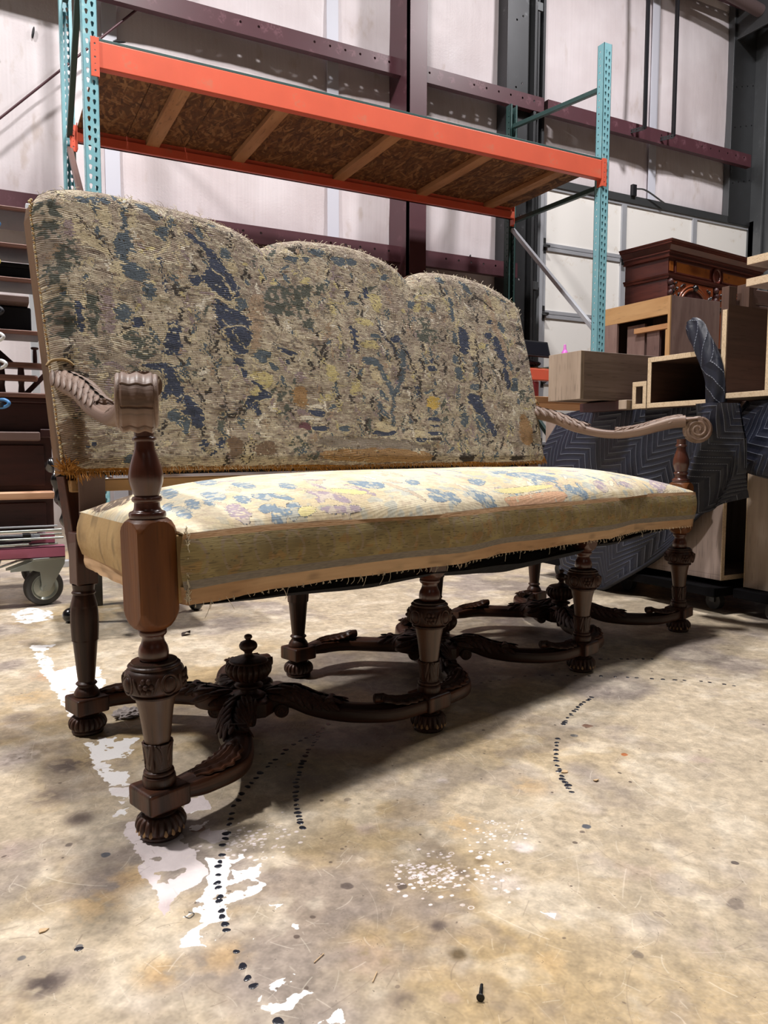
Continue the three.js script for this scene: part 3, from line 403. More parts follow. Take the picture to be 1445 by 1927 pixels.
// ---------------------------------------------------------------- the sofa
const TAP = [
['t',0,[-232,86,243,69,242,45,-228,51]],
['o',0,[-221,48,251,42,242,5,-227,13]],
['h',0,[-923,125,-872,101,-870,16,-935,13]],
['h',0,[-518,80,-477,68,-487,26,-523,29]],
['h',0,[-440,61,-375,67,-371,33,-448,28]],
['g',0,[-933,587,-872,615,-875,578,-891,531,-920,512,-931,540]],
['g',0,[-881,528,-850,535,-848,482,-842,461,-880,445,-916,407,-914,457,-883,488]],
['g',0,[-912,440,-878,446,-887,405,-908,386,-917,417]],
['g',0,[-839,404,-814,410,-818,344,-815,300,-841,297,-846,363]],
['g',0,[-921,378,-867,386,-872,294,-920,289]],
['m',0,[-866,563,-846,572,-851,526,-870,531]],
['m',0,[-809,413,-777,418,-788,312,-811,310]],
['c',0,[-850,573,-828,571,-797,537,-765,488,-780,495,-813,515,-849,506,-845,545]],
['c',0,[-779,624,-755,632,-758,578,-777,569,-790,575]],
['c',0,[-726,636,-713,644,-724,599,-732,595]],
['c',0,[-846,429,-847,385,-852,296,-861,295]],
['c',0,[-770,483,-737,489,-734,457,-747,431,-771,425,-777,449]],
['c',0,[-710,631,-682,628,-697,588,-716,575]],
['b',0,[-828,625,-803,634,-802,623,-827,617]],
['b',0,[-797,640,-777,643,-784,620,-799,626]],
['b',0,[-775,641,-756,646,-755,629,-772,628]],
['b',0,[-750,547,-713,573,-718,520,-729,495,-757,494,-757,527]],
['b',0,[-747,480,-713,491,-682,470,-682,446,-712,446,-744,450]],
['b',0,[-697,444,-673,446,-673,410,-689,403,-703,424]],
['b',0,[-683,651,-656,648,-626,628,-623,614,-648,616,-672,640]],
['b',0,[-773,377,-744,386,-737,364,-759,340,-777,350]],
['b',0,[-753,321,-736,320,-738,309,-752,307]],
['n',0,[-866,378,-855,377,-858,304,-868,303]],
['n',0,[-736,355,-710,358,-715,334,-735,327]],
['b',7,[-715,629,-726,584,-716,554,-716,521]],
['k',2,[-842,586,-821,559,-799,539,-770,501,-765,488]],
['q',0,[-404,453,-348,477,-351,423,-393,302,-412,301]],
['g',0,[-338,494,-247,515,-263,424,-349,413]],
['n',0,[-566,600,-535,594,-507,575,-474,550,-453,518,-434,492,-426,465,-435,451,-449,438,-485,431,-504,453,-526,472,-526,493,-502,519,-502,555,-529,578]],
['n',0,[-507,435,-485,425,-450,412,-413,399,-409,374,-411,327,-432,324,-424,299,-478,295,-495,333,-505,377]],
['n',0,[-568,483,-531,492,-541,465,-564,456]],
['n',0,[-645,355,-635,352,-640,279,-669,277,-657,325]],
['b',0,[-439,445,-411,452,-411,415,-438,414]],
['b',0,[-640,594,-611,601,-614,578,-630,560,-643,577]],
['b',0,[-531,621,-513,624,-503,598,-521,595]],
['b',0,[-485,643,-459,641,-458,634,-481,634]],
['b',0,[-467,577,-443,582,-437,547,-465,552]],
['c',0,[-450,539,-418,550,-425,507,-444,504]],
['n',6,[-647,513,-642,480,-641,432]],
['n',8,[-629,357,-630,280]],
['c',4,[-491,514,-464,487,-446,457,-449,438]],
['c',4,[-529,472,-504,451,-479,431,-444,429]],
['c',4,[-490,346,-469,295]],
['c',4,[-534,650,-500,617,-485,589]],
['c',3,[-487,379,-467,364,-455,327,-426,310]],
['c',3,[-579,481,-575,457,-556,453,-535,468]],
['c',3,[-641,505,-646,434]],
['c',3,[-649,359,-666,277]],
['c',3,[-633,357,-638,280]],
['k',1,[-529,646,-492,616,-485,592]],
['g',0,[-763,324,-736,318,-737,290,-759,286]],
['g',0,[-732,311,-707,316,-711,291,-733,288]],
['g',0,[-765,276,-682,289,-700,268,-726,255,-732,245,-759,254]],
['g',0,[-766,238,-740,240,-737,226,-763,224]],
['g',0,[-847,262,-829,272,-830,228,-847,227]],
['n',0,[-649,342,-628,344,-633,315,-641,276,-655,270,-675,271,-662,305]],
['n',0,[-720,244,-652,251,-646,224,-629,187,-605,155,-611,117,-628,140,-649,172,-667,187,-686,161,-689,174,-671,208,-685,233,-719,235]],
['n',0,[-871,63,-862,63,-864,52,-872,52]],
['b',0,[-674,138,-639,135,-618,107,-637,79,-649,106,-675,115]],
['b',0,[-794,33,-771,30,-773,17,-796,17]],
['n',9,[-621,340,-631,277]],
['c',4,[-650,165,-621,116,-618,105]],
['c',4,[-682,235,-671,208,-682,184]],
['n',0,[-498,360,-408,370,-410,323,-429,321,-426,301,-445,291,-468,297,-485,331]],
['n',0,[-473,281,-447,281,-438,267,-450,263,-470,269]],
['n',0,[-454,255,-439,256,-440,238,-453,230]],
['n',0,[-427,224,-394,223,-394,203,-368,194,-379,185,-425,168,-434,150,-448,152,-449,179,-428,183,-403,189,-411,215]],
['n',0,[-425,168,-406,169,-413,133,-424,137]],
['n',0,[-326,324,-299,313,-261,319,-277,304,-306,307]],
['n',0,[-303,291,-289,292,-291,281,-305,280]],
['n',0,[-628,182,-608,164,-583,137,-592,93,-610,100,-622,123,-635,140]],
['n',0,[-550,70,-529,78,-535,60,-557,41]],
['n',0,[-591,70,-580,70,-590,41,-595,41]],
['n',0,[-574,41,-563,41,-568,29]],
['b',0,[-408,303,-353,313,-358,286,-395,270]],
['b',0,[-358,286,-338,272,-331,257,-359,262]],
['b',0,[-636,135,-619,107,-639,78,-643,83]],
['y',0,[-430,244,-391,255,-346,245,-361,218,-391,206,-403,225,-426,229]],
['y',0,[-434,203,-405,210,-406,189,-434,183]],
['g',0,[-366,207,-302,221,-298,174,-321,151,-341,132,-337,172,-360,184]],
['g',0,[-308,83,-279,81,-299,41,-322,44]],
['g',0,[-279,62,-243,57,-251,49,-281,51]],
['g',0,[-298,30,-256,41,-260,19,-297,20]],
['g',0,[-246,38,-222,38,-229,19,-253,22]],
['g',0,[-553,104,-527,129,-532,95,-553,84]],
['m',0,[-275,261,-244,263,-254,230,-276,239]],
['m',0,[-288,155,-245,154,-248,138,-284,139]],
['o',0,[-297,216,-242,220,-243,181,-253,162,-287,163,-295,190]],
['r',0,[-284,121,-242,111,-241,100,-278,102]],
['w',0,[-282,134,-203,137,-205,128,-283,129]],
['w',0,[-245,170,-196,173,-198,161,-247,160]],
['c',0,[-472,66,-442,66,-457,14,-486,14]],
['k',2,[-469,66,-486,14]],
['k',3,[-448,64,-466,14]],
['c',5,[-491,348,-475,291]],
['c',3,[-463,364,-451,329,-427,311]],
['k',2,[-621,233,-595,194,-579,144]],
['k',2,[-539,347,-532,232,-515,183,-507,95]],
['g',0,[-323,487,-280,494,-206,517,-106,539,-101,521,-170,486,-216,485,-211,450,-184,417,-197,388,-227,388,-233,432,-294,412,-335,416]],
['b',0,[-247,595,-197,604,-204,587,-241,587]],
['b',0,[-182,607,-154,612,-170,591]],
['b',0,[-157,636,-92,649,-97,623,-140,624]],
['b',0,[-72,627,-12,639,-20,602,-59,611]],
['b',0,[-14,632,40,642,30,617,-4,617]],
['b',0,[101,640,134,642,121,626,98,626]],
['b',0,[140,609,169,614,165,593,141,593]],
['b',0,[42,403,78,407,80,394,44,393]],
['y',0,[-111,492,-94,497,-86,454,-104,446,-113,463]],
['y',0,[61,533,121,542,104,486,80,476,69,508]],
['y',0,[-9,449,61,451,56,427,-5,427]],
['y',0,[-7,375,73,383,68,360,-7,353]],
['y',0,[-207,532,-166,551,-174,525,-198,522]],
['n',0,[-34,532,-21,534,-26,507,-39,505]],
['n',0,[53,558,65,554,58,520,45,521]],
['n',0,[-41,416,-19,419,-23,338,-36,337]],
['n',0,[131,400,162,413,176,391,132,383]],
['n',0,[-323,328,-298,316,-262,316,-282,303,-309,312]],
['n',5,[80,437,96,406,121,375,147,344]],
['n',5,[176,391,203,339]],
['c',3,[-45,415,-42,337]],
['c',3,[-11,420,-15,339]],
['n',0,[-36,381,-18,383,-26,338,-34,337]],
['n',0,[-9,102,93,104,90,91,-11,92]],
['n',0,[98,228,140,230,118,216,100,218]],
['n',0,[211,251,230,249,228,208,215,224]],
['n',0,[278,324,330,328,320,306,289,304]],
['n',0,[301,357,317,338,290,332]],
['n',0,[251,147,308,149,305,139,250,141]],
['n',0,[246,127,297,125,295,118]],
['n',0,[241,103,311,101,310,94,238,93]],
['n',0,[172,82,236,83,228,72,175,72]],
['n',0,[-241,156,-189,155,-192,140,-244,141]],
['n',0,[-239,109,-182,110,-192,98,-240,100]],
['c',0,[15,134,92,120,93,104,-9,102]],
['c',0,[184,112,218,113,217,86,173,85]],
['c',0,[9,309,44,312,64,239,23,252]],
['b',0,[35,227,61,226,77,194,55,199]],
['b',0,[-144,108,-103,112,-106,97,-142,96]],
['b',13,[1,315,37,318,63,297,81,256,101,224]],
['b',11,[179,384,164,315,152,274,115,225]],
['b',10,[34,182,61,145]],
['b',8,[100,218,79,123]],
['b',5,[156,365,176,326,190,303]],
['b',5,[26,204,31,169,29,137]],
['k',5,[112,397,138,366,145,317]],
['k',5,[173,376,205,328,229,262,227,204]],
['y',0,[-72,246,-41,254,-53,216,-76,202]],
['y',0,[-167,288,-124,285,-119,249,-153,241]],
['y',0,[258,216,320,223,304,177,250,185]],
['y',0,[-175,203,-153,198,-159,189,-182,188]],
['v',0,[258,216,320,223,304,177,250,185]],
['k',0,[258,49,278,49,259,12,244,12]],
['k',0,[236,83,307,83,305,75,234,76]],
['q',0,[680,635,720,612,716,501,743,455,756,289,734,283,708,427,689,498,694,588]],
['o',0,[759,179,819,173,835,59,752,62]],
['g',0,[284,487,351,499,324,455,287,455]],
['g',0,[253,440,369,461,365,401,260,405]],
['g',0,[327,222,359,217,339,93,303,78]],
['g',0,[785,270,848,270,841,224,779,225]],
['n',0,[490,242,543,237,547,207,573,165,606,127,602,89,579,96,554,142,512,167,465,233]],
['n',0,[682,473,711,460,728,380,733,348,703,362,670,431]],
['n',0,[701,354,729,336,732,275,715,262,703,314]],
['n',0,[631,475,671,480,665,459,632,455]],
['n',0,[649,517,698,531,686,514]],
['n',0,[276,320,331,324,315,305,284,310]],
['n',0,[311,355,317,334,290,332]],
['n',0,[496,491,538,449,510,385,473,377,475,435]],
['b',0,[415,651,445,656,461,632,427,630]],
['b',0,[538,656,572,650,608,624,586,608,561,632]],
['b',0,[460,582,482,578,466,487,452,501]],
['b',0,[504,616,514,609,504,581]],
['b',0,[450,470,476,439,464,411,436,415]],
['b',0,[425,369,454,372,441,344,418,342]],
['b',0,[420,328,462,335,461,286,428,291]],
['b',0,[419,168,455,173,456,132,424,120]],
['b',0,[479,177,552,157,555,100,509,110]],
['b',0,[722,526,755,522,766,491,738,487]],
['b',0,[742,382,766,371,765,343,745,345]],
['b',0,[759,322,789,307,777,266,729,263]],
['b',0,[240,539,282,545,282,523,244,514]],
['b',0,[330,548,373,547,376,514,356,518]],
['b',0,[553,276,505,277,493,254,543,260]],
['b',0,[532,356,558,362,553,319,524,301]],
['y',0,[326,529,358,530,350,517]],
['y',0,[297,565,319,569,306,512,263,506,288,524]],
['y',0,[576,430,620,434,621,415,583,411]],
['c',0,[542,465,581,474,557,381,514,377]],
['c',0,[485,291,535,344,508,285]],
['c',0,[710,623,763,627,772,562,725,559]],
['c',0,[821,589,867,604,859,552,818,555]],
['c',6,[489,629,477,489,467,377]],
['c',6,[457,225,499,163,534,111]],
['c',6,[377,607,429,570,444,515]],
['k',6,[576,571,589,597,629,607,670,597,709,574]],
['k',6,[570,445,560,346,547,230]],
['k',0,[389,28,470,27,465,9,390,9]],
['k',0,[680,22,761,22,751,10,676,7]]];
const SEATP = [
['d',0,[-883,-500,-783,-500,-903,-275,-911,-306,-925,-357,-899,-454]],  // dark leaf print with the arm shadow painted into it
['b',0,[-832,-144,-809,-118,-817,-63,-853,-65]],
['b',0,[-880,-114,-866,-98,-892,-37,-903,-51]],
['b',0,[-910,-101,-906,-55,-935,1,-937,-38]],
['b',0,[-850,-101,-859,-42,-872,-44]],
['b',0,[-767,-68,-735,-56,-744,-30,-771,-42]],
['b',0,[-739,-64,-695,-30,-709,-20,-739,-44]],
['b',0,[-783,-19,-744,-17,-773,1,-794,0]],
['b',0,[-763,-5,-734,-8,-751,20,-783,22]],
['b',0,[-724,-14,-692,-14,-722,17,-744,14]],
['b',0,[-526,-82,-437,-56,-445,-27,-499,-34]],
['b',0,[-829,-285,-811,-281,-855,-171,-894,-152]],
['b',0,[-729,-184,-715,-119,-745,-93,-758,-134]],
['b',0,[-625,-500,-737,-214,-780,-180,-767,-258]],
['b',0,[-665,-111,-643,-81,-670,-61,-687,-83]],
['b',0,[-910,-133,-896,-125,-931,-72,-930,-93]],
['b',0,[-797,-77,-780,-51,-802,-28,-814,-45]],
['m',0,[-852,-24,-821,-42,-814,-3,-836,21,-858,5]],
['m',0,[-656,-51,-630,-40,-607,-40,-564,1,-593,-1,-623,-22,-648,-5,-654,-13,-638,-24]],
['m',0,[-656,3,-558,10,-562,18,-659,13]],
['y',0,[-708,0,-665,1,-680,11,-719,15]],
['y',0,[-585,-51,-500,-20,-536,-16,-592,-36]],
['b',0,[-359,11,-310,7,-304,30,-358,29]],
['b',0,[-302,8,-267,5,-256,29,-296,29]],
['b',0,[-220,0,-145,-11,-97,15,-183,25]],
['b',0,[-347,-7,-301,0,-324,6]],
['b',0,[223,-12,310,30,274,30,208,12]],
['b',0,[162,-113,248,-35,211,-26,34,-82]],
['b',0,[-455,-61,-439,-36,-480,-29]],
['b',0,[-114,-70,-51,-62,-110,-31,-142,-41]],
['b',0,[-346,-62,-321,-43,-359,-23,-373,-37]],
['b',0,[59,-130,149,-134,64,-88]],
['p',0,[-71,2,198,10,191,30,-61,16]],
['y',0,[-84,-22,189,-13,152,-3,-67,-7]],
['m',0,[787,-32,1965,-500,840,22,738,7]],
['m',0,[509,8,564,-6,601,13,540,22]],
['m',0,[365,-2,433,-11,416,28,373,30]],
['b',10,[-317,14,-289,30]],
['b',10,[-193,-1,-160,21]],
['b',10,[249,1,273,30]],
['b',10,[94,-95,174,-32]],
['m',5,[546,-4,562,18]],
['m',5,[642,-15,654,10]],
['m',5,[528,-25,493,16]],
['m',5,[-831,-27,-841,15]]];
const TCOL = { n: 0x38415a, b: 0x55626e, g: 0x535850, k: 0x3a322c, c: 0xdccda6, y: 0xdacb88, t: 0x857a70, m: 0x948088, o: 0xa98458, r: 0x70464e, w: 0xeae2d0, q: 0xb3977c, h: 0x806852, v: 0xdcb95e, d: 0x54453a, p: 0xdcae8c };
function strokes(list, W, H, s0, t0, s1, t1, flip, bg) {
  const c = document.createElement('canvas'); c.width = W; c.height = H; const g = c.getContext('2d'); g.fillStyle = bg; g.fillRect(0, 0, W, H); g.lineCap = 'round'; g.lineJoin = 'round';
  const X = (s) => (s / 1000 - s0) / (s1 - s0) * W, Y = (t) => (flip ? (t1 - t / 1000) : (t / 1000 - t0)) / (t1 - t0) * H, key = Object.keys(TCOL);
  for (const [k, w, p] of list) { g.fillStyle = g.strokeStyle = 'rgb(' + (key.indexOf(k) + 1) * 10 + ',0,0)'; g.beginPath(); const n = p.length / 2, PX = (i) => X(p[(i % n) * 2]), PY = (i) => Y(p[(i % n) * 2 + 1]); if (w) for (let i = 0; i < n; i++) i ? g.lineTo(PX(i), PY(i)) : g.moveTo(PX(i), PY(i)); else { g.moveTo((PX(0) + PX(1)) / 2, (PY(0) + PY(1)) / 2); for (let i = 1; i <= n; i++) g.quadraticCurveTo(PX(i), PY(i), (PX(i) + PX(i + 1)) / 2, (PY(i) + PY(i + 1)) / 2); } if (w) { g.lineWidth = Math.max(2, w / 1000 / (s1 - s0) * W * 1.5); g.stroke(); } else { g.closePath(); if (flip && (k === 'n' || k === 'b')) { g.strokeStyle = 'rgb(' + (key.indexOf('c') + 1) * 10 + ',0,0)'; g.lineWidth = 13; g.stroke(); } g.fill(); g.strokeStyle = g.fillStyle; g.lineWidth = 5; g.stroke(); } }
  return g.getImageData(0, 0, W, H).data;
}
// smaller woven figures between the large ones: leaves, ticks and folds
srand(2024);
const leafStroke = (s, t, l, w, a, bend = 0) => { const p = []; for (let j = 0; j < 12; j++) { const u = j / 12 * 6.283, c = Math.cos(u), r1 = c * l / 2, r2 = Math.sin(u) * Math.pow(Math.abs(Math.sin(u)), 0.6) * w / 2 * rr(0.85, 1.15) + bend * (1 - c * c) * l; p.push(Math.round(s + Math.sin(a) * r1 + Math.cos(a) * r2), Math.round(t + Math.cos(a) * r1 - Math.sin(a) * r2)); } return p; };
{ const add = []; for (let i = 0; i < 1100; i++) add.push(['cccttgbbmqykkw'[(rnd() * 14) | 0], 0, leafStroke(rr(-900, 900), rr(20, 650), rr(12, 55), rr(3, 10), rr(-0.6, 0.6) + (rnd() < 0.2 ? 1.2 : 0), rr(-0.15, 0.15))]); TAP.unshift(...add); }
{ const add = []; for (let i = 0; i < 300; i++) { const s = rr(-850, 960), k = 'bbttcmbt'[(rnd() * 8) | 0]; if (s < -100 && k === 'b') continue; add.push([k, 0, leafStroke(s, rr(-480, 15), rr(18, 70), rr(6, 15), rr(-1.3, 1.3), rr(-0.1, 0.1))]); } SEATP.unshift(...add); }
const tapT = (() => {
  const W = 2048, H = 960, s0 = -0.96, s1 = 0.96, t0 = -0.06, t1 = 0.84, key = Object.keys(TCOL), pal = key.map((k) => hex(TCOL[k]));
  const L = strokes(TAP, W, H, s0, t0, s1, t1, true, '#000');
  const col = new Uint8Array(W * H * 4), bmp = new Uint8Array(W * H * 4), B0 = hex(0xa99a89), B1 = hex(0xc8baa2), CR = hex(0xf0e7cb), DK = hex(0x54463c), MV = hex(0x94807a);
  const rowH = 4.5;
  for (let y = 0; y < H; y++) for (let x = 0; x < W; x++) {
    const wav = (fbm(x / 130 + 3, y / 90, 3) - 0.5) * 26 + (vn(x / 22, y / 14) - 0.5) * 2.4, q = (y + wav) / rowH, r = Math.floor(q), p = q - r;
    const jit = (vn(x / 30 + r * 3.71, r * 9.13) - 0.5) * 22, sx = clamp(Math.round(x + jit), 0, W - 1), sy = clamp(Math.round(y + (vn(x / 40, r * 1.7) - 0.5) * 8), 0, H - 1);
    const lab = Math.round(L[(sy * W + sx) * 4] / 10) - 1;
    const n1 = vn(x / 13 + r * 13.7, r * 7.3) * 0.7 + 0.3 * vn(x / 50 + r * 3.1, r * 1.9), n2 = fbm(x / 120 + 50, y / 70 + 20, 4), n3 = vn(x / 7 + r * 31.3, r * 17.9), n4 = fbm(x / 26, y / 30 + 90, 3), worn = vn(x / 45 + r * 5.1, r * 3.3);
    let c = mixc(mixc(B0, B1, sst(0.35, 0.65, n2)), MV, sst(0.5, 0.8, n4) * 0.45); c = mixc(c, CR, sst(0.55, 0.85, n1) * 0.7); c = mixc(c, DK, sst(0.55, 0.9, 1 - n1) * 0.65);
    let raise = 0.55 + 0.35 * (n1 - 0.5);
    if (lab >= 0) { const k = key[lab]; let a = 0.9; if (k === 'g') { a = sst(0.42, 0.52, fbm(x / 15 + 70, y / 11 + 30, 3) * 0.75 + n1 * 0.25) * 0.95; } else if (k === 'c' || k === 'q' || k === 'y' || k === 'm' || k === 't') a = 0.75 * sst(0.15, 0.45, n1); else a = 0.96 * sst(0.02, 0.2, worn * 0.6 + n1 * 0.4); c = mixc(c, pal[lab], a); if (k === 'n') c = mixc(c, hex(0x6f7480), sst(0.72, 0.95, n3) * 0.6); raise -= k === 'n' || k === 'b' || k === 'k' ? 0.1 : 0; }
    const fray = sst(0.74, 0.9, n3) * sst(0.4, 0.6, fbm(x / 80 + 7, y / 60 + 3, 3)); c = mixc(c, CR, fray * 0.85); raise += fray * 0.35;
    if (n3 < 0.07) { c = mixc(c, DK, 0.6); raise -= 0.3; }
    const k = 0.93 + 0.14 * vn(x / 3 + r * 2.2, r * 1.3), o = (y * W + x) * 4;
    col[o] = Math.min(255, c[0] * k); col[o + 1] = Math.min(255, c[1] * k); col[o + 2] = Math.min(255, c[2] * k); col[o + 3] = 255;
    const h = clamp(raise * (0.25 + 0.75 * Math.pow(Math.sin(Math.PI * p), 0.8)) + (vn(x / 2.2, y / 2.2) - 0.5) * 0.18); bmp[o] = bmp[o + 1] = bmp[o + 2] = 255 * h; bmp[o + 3] = 255;
  }
  const mk = (d, s) => { const t = new THREE.DataTexture(d, W, H); t.flipY = true; t.magFilter = THREE.LinearFilter; t.wrapS = t.wrapT = THREE.ClampToEdgeWrapping; if (s) t.colorSpace = THREE.SRGBColorSpace; t.needsUpdate = true; return t; };
  return { map: mk(col, true), bump: mk(bmp, false) };
})();
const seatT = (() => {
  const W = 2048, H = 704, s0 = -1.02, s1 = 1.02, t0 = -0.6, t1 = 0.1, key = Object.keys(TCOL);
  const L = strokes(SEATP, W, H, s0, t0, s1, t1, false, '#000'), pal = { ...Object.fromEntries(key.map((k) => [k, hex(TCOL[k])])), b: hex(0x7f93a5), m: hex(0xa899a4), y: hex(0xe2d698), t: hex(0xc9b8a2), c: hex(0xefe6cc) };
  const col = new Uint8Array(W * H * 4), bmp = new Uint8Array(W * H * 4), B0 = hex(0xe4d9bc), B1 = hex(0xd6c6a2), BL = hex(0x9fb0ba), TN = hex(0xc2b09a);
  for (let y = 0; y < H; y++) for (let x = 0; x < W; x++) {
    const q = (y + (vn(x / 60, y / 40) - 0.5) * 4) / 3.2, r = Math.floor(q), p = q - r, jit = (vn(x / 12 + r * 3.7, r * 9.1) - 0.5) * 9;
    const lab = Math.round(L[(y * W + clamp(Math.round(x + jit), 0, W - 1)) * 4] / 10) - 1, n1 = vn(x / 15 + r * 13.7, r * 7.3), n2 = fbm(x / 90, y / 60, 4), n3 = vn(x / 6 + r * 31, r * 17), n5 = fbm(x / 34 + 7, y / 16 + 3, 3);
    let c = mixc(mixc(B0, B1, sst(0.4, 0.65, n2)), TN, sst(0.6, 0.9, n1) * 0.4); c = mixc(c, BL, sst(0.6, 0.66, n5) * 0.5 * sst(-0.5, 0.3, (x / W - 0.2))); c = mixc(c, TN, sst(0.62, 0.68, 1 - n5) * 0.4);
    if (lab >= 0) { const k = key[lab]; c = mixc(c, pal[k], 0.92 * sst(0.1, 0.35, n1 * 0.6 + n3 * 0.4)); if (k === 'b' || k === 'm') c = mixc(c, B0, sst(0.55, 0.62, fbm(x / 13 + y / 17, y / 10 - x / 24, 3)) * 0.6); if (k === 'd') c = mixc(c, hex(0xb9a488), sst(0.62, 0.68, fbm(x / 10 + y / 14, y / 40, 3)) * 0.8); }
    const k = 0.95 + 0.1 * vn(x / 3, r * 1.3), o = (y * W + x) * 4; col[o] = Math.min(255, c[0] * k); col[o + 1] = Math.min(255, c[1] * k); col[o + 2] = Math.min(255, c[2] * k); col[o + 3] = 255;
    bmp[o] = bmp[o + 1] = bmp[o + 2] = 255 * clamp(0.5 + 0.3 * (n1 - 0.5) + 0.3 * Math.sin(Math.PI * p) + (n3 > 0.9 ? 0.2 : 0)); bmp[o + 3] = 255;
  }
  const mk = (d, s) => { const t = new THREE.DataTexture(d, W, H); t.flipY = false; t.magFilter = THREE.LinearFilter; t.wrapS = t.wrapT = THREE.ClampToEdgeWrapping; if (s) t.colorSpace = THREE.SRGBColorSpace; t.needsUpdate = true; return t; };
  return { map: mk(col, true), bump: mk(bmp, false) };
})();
const bandTex = dataTex(2048, 128, (x, y) => { // olive woven border with faint loops
  const v = y / 128, r = Math.floor(y / 2.6), n1 = vn(x / 16 + r * 13.7, r * 7.3), n2 = fbm(x / 90, y / 40, 3), lx = (x % 128) / 128, d = Math.abs(Math.hypot((lx - 0.45) * 1.1 + (v - 0.5) * 0.25, (v - 0.55) * 0.9) - 0.3);
  let c = mixc(hex(0x8a7c58), hex(0xa39468), sst(0.35, 0.7, n2)); c = mixc(c, hex(0x9d8d7a), sst(0.055, 0.03, d) * 0.8 * sst(0.2, 0.5, n1) * (v > 0.25 ? 1 : 0)); c = mixc(c, hex(0xa87844), sst(0.62, 0.72, fbm(x / 40 + 4, y / 26, 2)) * 0.35); c = mixc(c, hex(0x5d5442), sst(0.72, 0.95, 1 - n1) * 0.6);
  if (v < 0.16) c = mixc(hex(0x7d766e), hex(0x938a7c), n1); if (v > 0.9) c = mixc(hex(0xc9a680), hex(0xb38c66), n1); return c; }, true, true);
const bandBump = dataTex(1024, 128, (x, y) => { const r = Math.floor(y / 2.6), p = y / 2.6 - r; return 255 * clamp(0.4 + 0.35 * Math.sin(Math.PI * p) + 0.4 * (vn(x / 12 + r * 13, r * 7) - 0.5)); }, false);
const mTap = M({ map: tapT.map, bumpMap: tapT.bump, bumpScale: 0.011, roughness: 0.95, sheen: 0.2, sheenRoughness: 0.6 });
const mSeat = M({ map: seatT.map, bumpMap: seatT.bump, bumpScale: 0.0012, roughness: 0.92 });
const mBand = M({ map: bandTex, bumpMap: bandBump, bumpScale: 0.001, roughness: 0.95 });
const mWeb = M({ map: woodTex(0xc09a74, 0xd4b28c, 0x9a744f, { n: 256, freq: 24, seed: 61 }), roughness: 0.95, bumpMap: rep(grainBump, 1), bumpScale: 0.001, side: THREE.DoubleSide });
const mHide = M({ map: woodTex(0xa88a5e, 0xbfa273, 0x8a6b45, { n: 256, freq: 12, wav: 2, seed: 63 }), roughness: 0.95, bumpMap: rep(bumpNoise, 3), bumpScale: 0.0015 });
const mRim = M({ map: woodTex(0x5e4632, 0x745840, 0x493424, { n: 256, freq: 12, seed: 65 }), roughness: 0.95, bumpMap: rep(bumpNoise, 6), bumpScale: 0.001 });
const mGold = M({ map: woodTex(0xa8732c, 0xc48c3e, 0x83551c, { n: 256, freq: 30, seed: 67 }), roughness: 0.85, sheen: 0.3 });
const mThread = M({ color: lin(0xe6dcc4), roughness: 0.95 });
const mDust = M({ color: lin(0x14151b), roughness: 0.9, bumpMap: rep(bumpNoise, 4), bumpScale: 0.002, side: THREE.DoubleSide });
const mDarkPost = M({ map: woodTex(0x3c1d12, 0x532a1a, 0x28130c, { freq: 60, seed: 19 }), roughness: 0.42, clearcoat: 0.2 });
const mShaft = M({ map: woodTex(0x4a3020, 0x6a4a32, 0x2e1d14, { freq: 60, seed: 12, knots: 0.8 }), roughness: 0.4, bumpMap: rep(grainBump, 2), bumpScale: 0.0005, clearcoat: 0.25, clearcoatRoughness: 0.3 });
const mFoot = M({ map: T_carved, roughness: 0.5, clearcoat: 0.15 });
const mWorn = M({ map: woodTex(0xa5835c, 0xb99468, 0x8a6a48, { n: 256, freq: 20, seed: 69 }), roughness: 0.7 });

const sofa = thing('carved_sofa', 'long antique carved walnut sofa with a worn blue and beige tapestry seat and back', 'sofa', [1.187, 0, -1.536], 0.3092);
// ---- legs
const bun = (k = 1) => turned(smooth([[0.0005, 0], [0.030, 0], [0.0335, 0.003], [0.034, 0.007], [0.0325, 0.0095]], 5).concat(smooth([[0.0335, 0.010], [0.0385, 0.014], [0.041, 0.0215], [0.0385, 0.031], [0.032, 0.0375], [0.0265, 0.0395]], 6), smooth([[0.0255, 0.0395], [0.0245, 0.041], [0.0205, 0.0445], [0.0205, 0.0485], [0.023, 0.0515]], 5)).map(([r, y]) => [r * k, y]), 200, (r, y, th) => (y > 0.0105 && y < 0.0385 ? r * (1 - 0.15 * Math.pow(Math.abs(Math.cos(th * 10)), 5) * Math.pow(Math.sin(Math.PI * clamp((y - 0.0105) / 0.028)), 0.6)) : r), 0.0016);
const G = {};
G.foot = bun();
